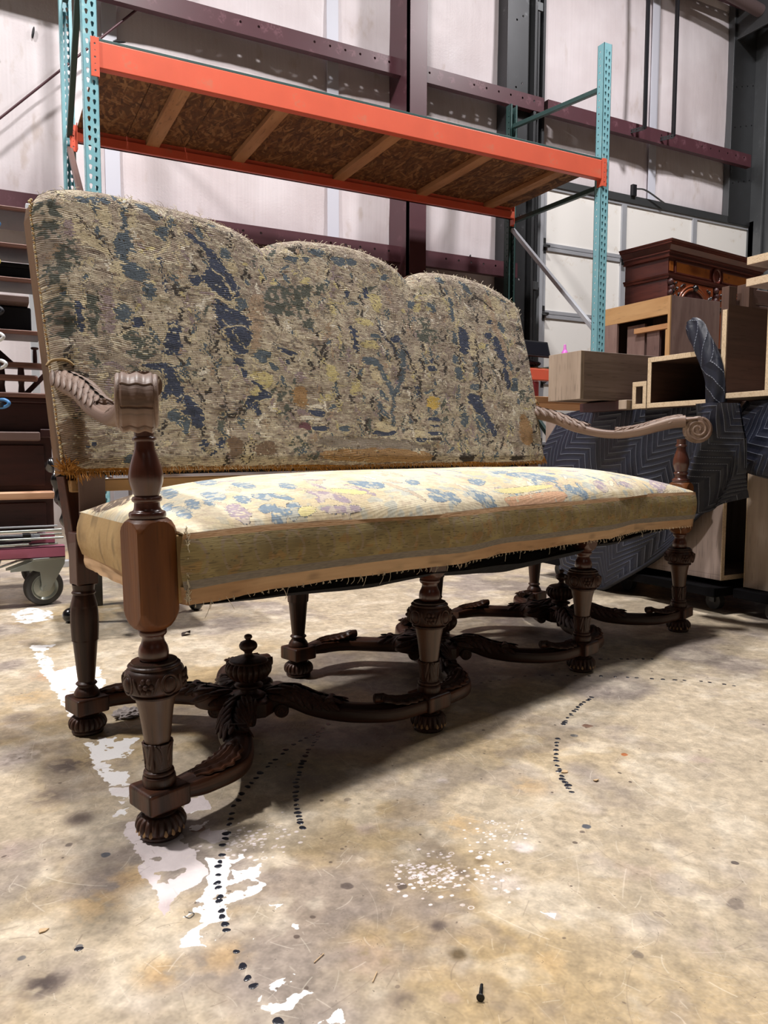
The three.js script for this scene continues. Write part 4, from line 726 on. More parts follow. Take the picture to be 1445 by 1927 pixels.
// wear: bare wood at the lowest part of every second flute
G.wear = (() => { const o = []; for (let k = 0; k < 20; k += 1) { if ((k * 7) % 5 > 3) continue; const th = k * Math.PI / 10, s = new THREE.SphereGeometry(1, 8, 6); s.scale(0.0014, 0.0055, 0.0036); s.rotateZ(0.45); s.translate(0.0378, 0.0165, 0); s.rotateY(-th); o.push(s); } return merge(o); })();
G.block = boxUV(move(new RoundedBoxGeometry(0.074, 0.036, 0.074, 3, 0.006), 0, 0.0685, 0));
G.lower = merge([turned(smooth([[0.0255, 0.086], [0.0262, 0.0885], [0.0262, 0.101], [0.0245, 0.1035]], 4).concat(smooth([[0.0225, 0.1037], [0.0245, 0.107], [0.0235, 0.111], [0.0205, 0.1125], [0.0205, 0.115]], 5)), 64, null, 0.002)]);
G.leaf = turned([[0.0195, 0.115], [0.0200, 0.125], [0.0212, 0.142], [0.0222, 0.154], [0.0228, 0.158], [0.0205, 0.159]], 160, (r, y, th) => { const v = clamp((y - 0.115) / 0.043), a = ((th * 4 / Math.PI) % 2 + 2) % 2 - 1, w = 0.75 * Math.sin(Math.PI * (0.15 + 0.75 * v)); const leafv = Math.abs(a) < w ? 1 : 0.1; const vein = 0.5 + 0.5 * Math.cos(a * 16 + v * 9 * Math.sign(a)); const rib = Math.abs(a) < 0.07 ? -0.6 : 0; return r + 0.0022 * leafv * (0.55 + 0.45 * vein + rib) + (v > 0.88 ? 0.0016 * (Math.abs(a) > 0.6 ? 1.3 : 0.2) : 0); }, 0.0014);
G.shaft = turned([[0.0205, 0.159], [0.0222, 0.172], [0.0245, 0.192], [0.0275, 0.213], [0.0312, 0.230], [0.0325, 0.235]], 64, null, 0.004);
G.capital = (() => {
  const o = [turned(smooth([[0.0325, 0.2345], [0.0375, 0.2365], [0.0385, 0.2395], [0.0355, 0.242]], 4).concat(smooth([[0.0365, 0.2425], [0.0440, 0.247], [0.0478, 0.2575], [0.0478, 0.268], [0.0445, 0.2785], [0.0395, 0.284]], 5), smooth([[0.0405, 0.284], [0.0415, 0.2868], [0.0385, 0.2895], [0.0365, 0.2898]], 4), [[0.036, 0.2898], [0.036, 0.293], [0.022, 0.2935]]), 96, null, 0.002)];
  for (let k = 0; k < 8; k++) {
    const th = k * Math.PI / 4, put = (g, dx = 0, dy = 0, dz = 0) => { g.translate(0.0455 + dz, 0.2625 + dy, dx); g.rotateY(-th); o.push(clean(g)); };
    if (k % 2 === 0) { const s = new THREE.SphereGeometry(1, 16, 12); s.scale(0.0065, 0.0125, 0.0105); put(s); const rg = new THREE.TorusGeometry(1, 0.13, 8, 26); rg.rotateY(Math.PI / 2); rg.scale(0.011, 0.0155, 0.0135); put(rg, 0, 0, 0.0005); }
    else { const c = new THREE.SphereGeometry(1, 10, 8); c.scale(0.0045, 0.0042, 0.0042); put(c, 0, 0, 0.004); for (let j = 0; j < 6; j++) { const a = j * Math.PI / 3, s = new THREE.SphereGeometry(1, 10, 8); s.scale(0.004, 0.0052, 0.0044); put(s, Math.cos(a) * 0.0085, Math.sin(a) * 0.0092, 0.0012); }
      for (const q of [-1, 1]) { const s = new THREE.SphereGeometry(1, 8, 6); s.scale(0.0032, 0.0145, 0.0028); s.rotateX(q * 0.35); put(s, q * 0.0155, 0, -0.0004); } }
  }
  return merge(o);
})();
G.bulb = turned(smooth([[0.020, 0.2925], [0.0225, 0.2965], [0.0238, 0.305], [0.0225, 0.314], [0.0185, 0.323], [0.0172, 0.330], [0.0185, 0.334]], 5).concat(smooth([[0.0205, 0.3345], [0.0225, 0.338], [0.0222, 0.3425], [0.0195, 0.345]], 4)), 64, null, 0.002);
const sq = (h, c) => (r, y, th) => Math.min(r, Math.min(h / Math.max(Math.abs(Math.cos(th)), Math.abs(Math.sin(th))), c));
G.square = boxUV(turned([[0.0005, 0.343], [0.022, 0.344], [0.030, 0.349], [0.036, 0.3565], [0.0415, 0.368], [0.046, 0.383], [0.048, 0.4], [0.048, 0.485], [0.046, 0.495], [0.0415, 0.508], [0.036, 0.5165], [0.030, 0.521], [0.0005, 0.522]], 128, sq(0.0335, 0.0435), 0.0025, 0.45));
G.squareShort = boxUV(turned([[0.0005, 0.343], [0.022, 0.344], [0.028, 0.349], [0.034, 0.3565], [0.040, 0.370], [0.040, 0.43]], 96, sq(0.029, 0.038), 0.003, 0.45));
G.baluster = turned(smooth([[0.0275, 0.522], [0.0285, 0.5265], [0.0275, 0.5315], [0.0225, 0.534], [0.0205, 0.5375], [0.0195, 0.546]], 5).concat(smooth([[0.0195, 0.5465], [0.0225, 0.549], [0.0232, 0.5525], [0.0215, 0.556]], 4), smooth([[0.0185, 0.5565], [0.0225, 0.568], [0.0262, 0.583], [0.0255, 0.597], [0.0205, 0.615], [0.0158, 0.630], [0.0145, 0.641]], 6), smooth([[0.0145, 0.6415], [0.0178, 0.643], [0.0182, 0.647], [0.0158, 0.6495]], 4), [[0.0148, 0.65], [0.0152, 0.668]]), 64, null, 0.0025);
// back legs: plainer
G.rearBlock = boxUV(move(new RoundedBoxGeometry(0.072, 0.036, 0.072, 3, 0.005), 0, 0.066, 0));
G.rearShaft = turned(smooth([[0.026, 0.0835], [0.0275, 0.087], [0.0245, 0.096], [0.019, 0.104], [0.0185, 0.108]], 4).concat(smooth([[0.0195, 0.108], [0.0228, 0.1115], [0.0195, 0.1155]], 4), [[0.0178, 0.117], [0.0205, 0.145], [0.0258, 0.206], [0.0258, 0.209]], smooth([[0.0285, 0.2095], [0.0295, 0.222], [0.0305, 0.255], [0.029, 0.28], [0.0235, 0.305], [0.0215, 0.312]], 5), smooth([[0.0235, 0.3125], [0.0255, 0.316], [0.023, 0.3195]], 4), [[0.0225, 0.322], [0.024, 0.334]]), 56, (r, y, th) => (y > 0.211 && y < 0.285 ? r * (0.985 + 0.02 * Math.cos(th * 8)) : r), 0.003);
G.rearSquare = box(-0.022, 0.333, -0.024, 0.026, 0.45, 0.02, 0.004);
function leg(x, z, kind, turn = 0) {
  const g = group('leg', sofa); g.position.set(x, 0, z); g.rotation.y = turn;
  mesh('bun_foot', G.foot, mFoot, g);
  if (kind === 'rear') { mesh('leg_block', G.rearBlock, mCarved, g); mesh('turned_shaft', G.rearShaft, mCarved, g); mesh('square_post', G.rearSquare, mDarkPost, g); return g; }
  mesh('worn_patch', G.wear, mWorn, g); mesh('leg_block', G.block, mCarved, g); mesh('turned_base', G.lower, mCarved, g); mesh('leaf_collar', G.leaf, mCarved, g); mesh('tapered_shaft', G.shaft, mShaft, g); mesh('carved_capital', G.capital, mCarved, g); mesh('turned_bulb', G.bulb, mBaluster, g);
  if (kind === 'arm') { mesh('square_post', G.square, mPost, g); mesh('baluster', G.baluster, mBaluster, g); } else mesh('square_post', G.squareShort, mBaluster, g);
  return g;
}
{ const l = leg(-1.0, 0, 'arm'); l.rotation.z = 0.022; l.rotation.x = 0; }
leg(-0.336, 0, 'mid'); leg(0.319, 0.006, 'mid'); { const l = leg(0.988, 0, 'arm'); l.rotation.z = 0.042; }
[-0.887, -0.285, 0.30, 0.885].forEach((x) => leg(x, -0.528, 'rear'));
// carved leaf: pairs of pointed lobes fanning from a midrib along a rail
function lobes(P, t0, t1, n, W, H, size = 1) {
  const c = new THREE.CatmullRomCurve3(P.map((p) => V(...p)), false, 'centripetal'), out = [], up = V(0, 1, 0), sg = Math.sign(t1 - t0);
  for (let k = 0; k < n; k++) {
    const t = t0 + (t1 - t0) * (k + 0.4) / n, p = c.getPointAt(clamp(t, 0.001, 0.999)), T = c.getTangentAt(clamp(t, 0.001, 0.999)).multiplyScalar(sg), S = T.clone().cross(up).normalize(), U = S.clone().cross(T).normalize(), tp = size * (1.05 - 0.45 * k / n);
    for (const q of [-1, 1]) for (const ring of [0, 1]) {
      const ph = (ring ? 1.12 : 0.45) * (1 - 0.3 * k / n), N = U.clone().multiplyScalar(Math.cos(ph)).addScaledVector(S, q * Math.sin(ph)), R = S.clone().multiplyScalar(q * Math.cos(ph)).addScaledVector(U, -Math.sin(ph)), A = T.clone().multiplyScalar(0.86).addScaledVector(R, ring ? 0.5 : 0.38).normalize(), B = N.clone().cross(A).normalize(), g = new THREE.SphereGeometry(1, 9, 6);
      const o = p.clone().addScaledVector(S, q * Math.sin(ph) * W).addScaledVector(U, Math.cos(ph) * H).addScaledVector(A, 0.004 * tp);
      g.applyMatrix4(new THREE.Matrix4().makeBasis(A.multiplyScalar(0.022 * tp), B.multiplyScalar(0.0062 * tp), N.multiplyScalar(0.0036 * tp)).setPosition(o)); out.push(clean(g));
    }
    const rib = new THREE.SphereGeometry(1, 8, 6); rib.applyMatrix4(new THREE.Matrix4().makeBasis(T.clone().multiplyScalar(0.016), S.clone().multiplyScalar(0.0026), U.clone().multiplyScalar(0.003)).setPosition(p.clone().addScaledVector(U, H + 0.001))); out.push(clean(rib));
  }
  return merge(out);
}
// ---- stretchers: three carved crosses
const armSec = (acanth) => (t, th) => { const a = sst(0.0, 0.12, t) * sst(0.0, 0.08, 1 - t); const w = 0.0225 + 0.006 * a, h = 0.014 + 0.004 * a; let x = Math.cos(th), y = Math.sin(th); const p = 0.62; x = Math.sign(x) * Math.pow(Math.abs(x), p) * w; y = Math.sign(y) * Math.pow(Math.abs(y), p) * h; const top = y > 0 ? 1 : 0; if (acanth(t) > 0 && top) { const f = Math.cos(th * 1 - Math.PI / 2); y += acanth(t) * 0.010 * f; } else if (top) y += 0.002 * Math.cos((th - 1.57) * 6); return [x, y]; };
function volute(c, r, w, axisTurn, dir = 1) { // small rolled scroll seen from the side
  const o = []; const b = turned([[0.0005, -w / 2], [r * 0.86, -w / 2], [r, -w / 2 + 0.002], [r, w / 2 - 0.002], [r * 0.86, w / 2], [0.0005, w / 2]], 28, null, 0.01); o.push(b);
  for (const q of [-1, 1]) { const pts = []; for (let k = 0; k <= 26; k++) { const a = k / 26 * Math.PI * 4.2 * dir, rad = r * (0.9 - 0.72 * k / 26); pts.push([Math.cos(a) * rad, q * w / 2, Math.sin(a) * rad]); } o.push(tube(pts, r * 0.085, 60, 5)); }
  const g = merge(o); g.rotateX(Math.PI / 2); g.rotateY(axisTurn); g.translate(...c); return g;
}
function cross(cx) {
  const S = group('stretcher', sofa); S.position.set(cx, 0, -0.262);
  const ends = [[-0.335, 0.262, 'f'], [0.315, 0.262, 'f'], [-0.25, -0.266, 'r'], [0.25, -0.266, 'r']];
  ends.forEach(([ex, ez, k], i) => {
    const sx = Math.sign(ex), sz = Math.sign(ez), A = group('stretcher_arm', S), X = Math.abs(ex), Z = Math.abs(ez);
    const P = [[ex, 0.066, ez], [sx * (X - 0.06), 0.066, sz * Z * 1.0], [sx * (X - 0.125), 0.063, sz * Z * 0.93], [sx * (X - 0.185), 0.062, sz * Z * 0.68], [sx * (X - 0.215) * 0.98, 0.066, sz * Z * 0.42], [sx * 0.068, 0.080, sz * Z * 0.22], [sx * 0.03, 0.070, sz * 0.03]];
    mesh('stretcher_rail', sweep(P, armSec((t) => sst(0.56, 0.64, t) * sst(0.0, 0.1, 1 - t)), 90, 40), mCarved, A);
    mesh('acanthus_leaf', lobes(P, 0.97, 0.56, 7, 0.030, 0.0285, 1.3), mCarved, A);
    // shell leaf lying on the rail next to the leg, its tip rolled up
    const lp = [[sx * (X - 0.033), 0.083, sz * Z], [sx * (X - 0.065), 0.085, sz * Z * 1.0], [sx * (X - 0.095), 0.086, sz * Z * 0.975], [sx * (X - 0.122), 0.091, sz * Z * 0.925], [sx * (X - 0.135), 0.097, sz * Z * 0.89]];
    mesh('curled_leaf', [sweep(lp, (t, th) => { const w = 0.027 * Math.pow(Math.sin(Math.PI * (0.12 + 0.66 * t)), 0.8) * (1 + 0.10 * Math.cos(t * 34)), c0 = Math.cos(th); return [c0 * w, Math.sin(th) * 0.006 + (Math.sin(th) > 0 ? 0.0022 * Math.cos(c0 * 14) - 0.003 * c0 * c0 : 0)]; }, 50, 48), volute([sx * (X - 0.137), 0.0935, sz * Z * 0.88], 0.0105, 0.024, Math.atan2(-sz * 0.85, -sx * 0.5))], mCarved, A);
    const m = [sx * (X - 0.205), 0.083, sz * Z * 0.56], c2 = [sx * 0.075, 0.056, sz * Z * 0.24];
    mesh('scroll_knob', [volute(m, 0.0125, 0.036, Math.atan2(-sz * 0.6, sx * 0.5)), volute([sx * 0.052, 0.060, sz * Z * 0.19], 0.016, 0.052, Math.atan2(-sz * Z * 0.3, sx * 0.1))], mCarved, A);
  });
  mesh('stretcher_centre', boxUV(turned([[0.0005, 0.052], [0.06, 0.052], [0.064, 0.056], [0.064, 0.082], [0.06, 0.086], [0.0005, 0.0865]], 8, (r, y, th) => r, 0.02, 0.3)), mCarved, S);
  const f = group('finial', S);
  mesh('finial_base', turned(smooth([[0.0005, 0.086], [0.034, 0.086], [0.0355, 0.089], [0.031, 0.093], [0.021, 0.096], [0.0185, 0.101], [0.0195, 0.105], [0.030, 0.109], [0.031, 0.1125], [0.022, 0.117], [0.019, 0.121]], 5), 56, null, 0.002), mCarved, f);
  mesh('finial_urn', turned(smooth([[0.019, 0.120], [0.035, 0.126], [0.0475, 0.138], [0.0515, 0.150], [0.0480, 0.160], [0.042, 0.1655]], 6), 160, (r, y, th) => r * (1 - 0.11 * Math.pow(Math.abs(Math.sin(th * 12)), 4) * (y > 0.127 ? 1 : 0)), 0.002), mCarved, f);
  mesh('finial_tip', turned(smooth([[0.0425, 0.1645], [0.041, 0.168], [0.028, 0.1725], [0.012, 0.177], [0.0085, 0.183], [0.0105, 0.187], [0.0185, 0.194], [0.020, 0.2005], [0.016, 0.2075], [0.0075, 0.2115], [0.0055, 0.2135], [0.0085, 0.217], [0.0085, 0.2215], [0.0045, 0.2245], [0.0005, 0.225]], 5), 48, null, 0.002), mCarved, f);
}
cross(-0.64); cross(0.005); cross(0.645);
// ---- arms
function arm(side) {
  const A = group('arm', sofa), XZ = [[-0.62, 0.895], [-0.46, 0.905], [-0.30, 0.925], [-0.16, 0.955], [-0.06, 0.988], [0.05, 1.04]], X = (z) => side * interp(XZ, z);
  const P = [[-0.605, 0.795], [-0.55, 0.772], [-0.46, 0.748], [-0.37, 0.713], [-0.28, 0.692], [-0.215, 0.688], [-0.15, 0.697], [-0.09, 0.714], [-0.045, 0.726], [-0.01, 0.729]].map(([z, y]) => [X(z), y, z]);
  mesh('arm_rail', sweep(P, (t, th) => { const k = sst(0.35, 0.5, t) * sst(0, 0.25, 0.95 - t), w = 0.0255 + 0.006 * sst(0.4, 0.9, t), h = 0.0205 - 0.003 * k; let x = Math.cos(th), y = Math.sin(th); x = Math.sign(x) * Math.pow(Math.abs(x), 0.7) * w; y = Math.sign(y) * Math.pow(Math.abs(y), 0.75) * h; if (y > 0) y -= 0.005 * k * (1 - Math.pow(Math.cos(th), 2)); return [x, y]; }, 90, 40), mArm, A);
  const leafOn = (t0, t1) => { // acanthus: overlapping lobes with cut edges, wrapped over the top of the rail
    const c = new THREE.CatmullRomCurve3(P.map((p) => V(...p)), false, 'centripetal'), n = 16, pts = []; for (let i = 0; i <= n; i++) { const p = c.getPointAt(t0 + (t1 - t0) * i / n); pts.push([p.x, p.y + 0.003, p.z]); }
    return sweep(pts, (t, th) => { const w = 0.027 * clamp(0.2 + 1.1 * Math.pow(clamp(1 - t), 0.55), 0.1, 1), a = Math.cos(th), y = Math.sin(th), ph = t * 5.5 - Math.abs(a) * 1.1, saw = ph - Math.floor(ph); const low = y < 0 ? 0.4 : 1; return [a * w * (1 + (y > -0.35 ? 0.13 * (0.5 - saw) : 0)), y * 0.0215 * low + (y > -0.35 ? 0.0036 * (0.6 - saw) * (0.3 + 0.7 * Math.abs(a)) + 0.0012 * Math.cos(a * 16) - (Math.abs(a) < 0.08 ? 0.003 : 0) : 0)]; }, 150, 72);
  };
  mesh('acanthus_leaf', [leafOn(0.02, 0.46), lobes(P, 0.04, 0.46, 8, 0.028, 0.024, 1.3)], mArm, A); mesh('acanthus_leaf', [leafOn(0.985, 0.62), lobes(P, 0.97, 0.62, 7, 0.027, 0.022, 1.1)], mArm, A);
  // rolled front end, turned outwards
  const S = group('arm_scroll', A), w = 0.054, R = 0.0445, place = (g) => { g.rotateY(side * 0.5); g.translate(side * 1.036, 0.7, 0.022); return g; };
  const roll = turned([[0.0005, -w / 2 - 0.001], [R - 0.011, -w / 2], [R - 0.004, -w / 2 + 0.0015], [R, -w / 2 + 0.006], [R, w / 2 - 0.006], [R - 0.004, w / 2 - 0.0015], [R - 0.011, w / 2], [0.0005, w / 2 + 0.001]], 120, (r, y, th) => { if (r < R - 0.006) return r; const cut = Math.abs((((th - 0.2) / 0.785) % 1 + 1) % 1 - 0.5) > 0.478 && Math.abs(y) < w * 0.42; return r + 0.0016 * Math.cos(y / w * Math.PI * 2 * 2.5) - (cut ? 0.0028 : 0); }, 0.0016);
  roll.rotateZ(Math.PI / 2); mesh('scroll_roll', place(roll), mArm, S);
  for (const q of [-1, 1]) { const pts = []; for (let k = 0; k <= 40; k++) { const a = -k / 40 * Math.PI * 4.6 + 1.2, r = R * (0.93 - 0.8 * k / 40); pts.push([q * (w / 2 - 0.0005), Math.sin(a) * r, Math.cos(a) * r]); } mesh('scroll_spiral', place(tube(pts, 0.0046, 90, 6)), mArm, S); }
  mesh('scroll_neck', sweep([[X(-0.07), 0.724, -0.07], [X(-0.02), 0.732, -0.02], [X(0.025), 0.7385, 0.022]], (t, th) => [Math.cos(th) * (0.026 + 0.001 * t), Math.sin(th) * (0.018 - 0.012 * t)], 20, 24), mArm, S);
}
arm(-1); arm(1);
// ---- back: own frame, leaning
const back = group('back', sofa); back.position.set(0, 0.575, -0.54); back.rotation.x = -Math.atan(0.225);
const OUT = [[-0.926, 0.575], [-0.918, 0.608], [-0.9, 0.632], [-0.87, 0.65], [-0.82, 0.665], [-0.75, 0.674], [-0.65, 0.678], [-0.55, 0.677], [-0.47, 0.673], [-0.40, 0.664], [-0.35, 0.648], [-0.32, 0.634], [-0.298, 0.628], [-0.275, 0.640], [-0.23, 0.658], [-0.16, 0.677], [-0.08, 0.688], [0.02, 0.697], [0.10, 0.694], [0.17, 0.684], [0.23, 0.667], [0.265, 0.648], [0.292, 0.637], [0.32, 0.655], [0.38, 0.674], [0.46, 0.687], [0.56, 0.694], [0.64, 0.694], [0.72, 0.687], [0.79, 0.675], [0.85, 0.657], [0.89, 0.633], [0.912, 0.608], [0.924, 0.575]];
const topAt = (s) => interp(OUT, s);
const bulge = (s, t) => { // height of the stuffing over the frame plane
  const T = topAt(s), d = Math.min(s + 0.927, 0.925 - s, T - t), b = t; const R = 0.055, e = d < R ? Math.sqrt(Math.max(0, R * R - (R - d) * (R - d))) / R : 1, eb = b < 0.03 ? 0.45 + 0.55 * Math.sqrt(clamp(1 - Math.pow(1 - b / 0.03, 2))) : 1;
  const notch = Math.exp(-Math.pow((s + 0.297) / 0.05, 2)) * sst(0.30, 0.64, t) * 0.016 + Math.exp(-Math.pow((s - 0.292) / 0.05, 2)) * sst(0.30, 0.64, t) * 0.016;
  return e * eb * (0.046 - notch + 0.010 * Math.sin(Math.PI * clamp(t / 0.66)) + 0.006 * (fbm(s * 5 + 4, t * 5, 3) - 0.5) + 0.005 * (fbm(s * 14, t * 26 + 3, 3) - 0.5));
};
{
  const S0 = -0.926, S1 = 0.924, at = (u, v) => { const k = 0.5 - 0.5 * Math.cos(Math.PI * u), s = S0 + (S1 - S0) * (0.35 * k + 0.65 * u), vv = 1 - Math.pow(1 - v, 1.35), t = topAt(s) * vv; return [s, t]; };
  const cover = sheet(420, 240, (u, v) => { const [s, t] = at(u, v); return [s, t, bulge(s, t)]; }, (u, v) => { const [s, t] = at(u, v); return [(s + 0.96) / 1.92, (t + 0.06) / 0.9]; });
  mesh('tapestry_cover', cover, mTap, back);
  // rim band and back lining
  const rimP = [[S0, 0]]; for (const [s, t] of OUT) rimP.push([s, t]); rimP.push([S1, 0]);
  const den = []; for (let i = 0; i < rimP.length - 1; i++) for (let k = 0; k < 6; k++) den.push([rimP[i][0] + (rimP[i + 1][0] - rimP[i][0]) * k / 6, rimP[i][1] + (rimP[i + 1][1] - rimP[i][1]) * k / 6]); den.push(rimP[rimP.length - 1]);
  mesh('rim_band', sheet(den.length - 1, 4, (u, v) => { const p = den[Math.round(u * (den.length - 1))]; return [p[0] * (1 - 0.0 * v), p[1], 0.010 - 0.034 * v]; }, (u, v) => [u * 3, v * 0.06]), mRim, back);
  mesh('back_lining', sheet(60, 20, (u, v) => { const s = S0 + (S1 - S0) * u; return [s, topAt(s) * v, -0.024]; }), mDust, back);
  // braid along the left and right edges, a welt of small stitches
  const braid = (sgn) => { const o = []; for (let k = 0; k < 118; k++) { const t = 0.004 + k * 0.0052, x = sgn < 0 ? S0 + 0.004 : S1 - 0.004, g = new THREE.SphereGeometry(1, 7, 5); g.scale(0.0042, 0.0030, 0.0036); g.rotateZ((k % 2 ? 0.7 : -0.7)); g.translate(x + (k % 2 ? 0.0018 : -0.0018), t, 0.013 + 0.004 * vn(k * 0.2, 3)); o.push(g); } return merge(o); };
  const mBraid = M({ map: dataTex(128, 128, (x, y) => mixc(hex(0x9a6a38), hex(0xe0cfa4), sst(0.4, 0.6, vn(x / 6, y / 6))), true), roughness: 0.9 });
  for (const q of [-1, 1]) { const b = mesh('braid_trim', boxUV(braid(q), false, 9), mBraid, back); b.userData.label = 'beaded gold and cream braid along the edge of the back'; }
  // fringe under the tapestry: a braid and hundreds of short strands
  const fringe = group('gold_fringe', back), yw = (s) => 0.008 + 0.003 * Math.sin(s * 9) + 0.004 * (fbm(s * 7, 2, 2) - 0.5), zw = (s) => 0.026 + 0.006 * vn(s * 9, 5);
  const bp = []; for (let k = 0; k <= 60; k++) { const s = S0 + 0.01 + (S1 - S0 - 0.02) * k / 60; bp.push([s, yw(s) + 0.006, zw(s)]); }
  mesh('fringe_braid', sweep(bp, (t, th) => [Math.sin(th) * 0.005, Math.cos(th) * 0.0105 + 0.001 * Math.cos(t * 900)], 360, 10), mGold, fringe);
  srand(91); const st = []; for (let k = 0; k < 1500; k++) { const s = S0 + 0.004 + (S1 - S0 - 0.008) * (k + rnd()) / 1500, l = rr(0.016, 0.027) * (s < -0.88 ? 1.5 : 1), y = yw(s) + 0.004, z = zw(s) + rr(-0.002, 0.004), g = new THREE.CylinderGeometry(0.0009, 0.0006, l, 4, 1, true); g.translate(0, -l / 2, 0); g.rotateZ(rr(-0.35, 0.35)); g.rotateX(rr(-0.5, 0.1)); g.translate(s, y, z); st.push(g); }
  const sm = mesh('fringe_strands', merge(st), mGold, fringe); sm.userData.kind = 'stuff';
  srand(17); const tu = []; for (let k = 0; k < 160; k++) { const l = rr(0.012, 0.028), g = new THREE.CylinderGeometry(0.001, 0.0006, l, 4, 1, true); g.translate(0, l / 2, 0); g.rotateZ(rr(-1.6, 1.6)); g.rotateX(rr(-0.4, 1.4)); g.translate(S0 + rr(0.0, 0.028), rr(-0.006, 0.014), rr(0.008, 0.03)); tu.push(g); }
  mesh('frayed_tuft', merge(tu), mGold, fringe);
  // loose threads standing off the worn top
  srand(33); const th = []; for (let k = 0; k < 520; k++) { const s = rr(S0 + 0.02, S1 - 0.02), T = topAt(s), t = k < 330 ? T - rr(0, 0.05) : rr(0.1, T - 0.06), b = bulge(s, t), l = rr(0.006, k < 330 ? 0.016 : 0.02), a = rr(-1.3, 1.3), p0 = [s, t, b], up = k < 330 ? 0.8 : 0.1, p1 = [s + Math.sin(a) * l * 0.6, t + l * up * 0.6, b + l * 0.25], p2 = [s + Math.sin(a) * l * 1.2 + rr(-1, 1) * l * 0.4, t + l * up * rr(0.3, 1.1), b + l * rr(0.05, 0.4)]; th.push(tube([p0, p1, p2], 0.0006, 4, 3)); }
  const lt = mesh('loose_threads', merge(th), mThread, back); lt.userData.kind = 'stuff';
  // hem where the left arm passes through the cover
  for (const q of [-1, 1]) { const pts = []; for (let k = 0; k <= 20; k++) { const a = 0.45 + k / 20 * 2.2; pts.push([q * 0.915 - q * Math.cos(a) * 0.028 * 1 - q * 0.0, 0.214 + Math.sin(a) * 0.03, bulge(clamp(q * 0.915 - q * Math.cos(a) * 0.028, -0.915, 0.915), 0.214 + Math.sin(a) * 0.03) + 0.001]); } mesh('frayed_hem', tube(pts, 0.003, 30, 6), mHide, back); }
}
// frame of the back seen in the gap over the seat
mesh('back_rail', [box(-0.9, 0.535, -0.585, 0.9, 0.562, -0.545, 0.003, true)], mOakPale, sofa);
for (const x of [-0.335, -0.30, -0.05, 0.12, 0.32]) mesh('back_slat', box(x - 0.014, 0.40, -0.58, x + 0.014, 0.537, -0.556, 0.002), x < -0.31 || x > 0.1 ? mMahog : mPost, sofa);
for (const q of [-1, 1]) { mesh('back_post', bar([q * 0.884, 0.34, -0.535], [q * 0.898, 0.66, -0.60], 0.034, 0.03, 0.003), mDarkPost, sofa); mesh('webbing_strip', box(q * 0.862 - 0.03, 0.40, -0.53, q * 0.862 + 0.03, 0.575, -0.524, 0.002), mMauve, sofa); }
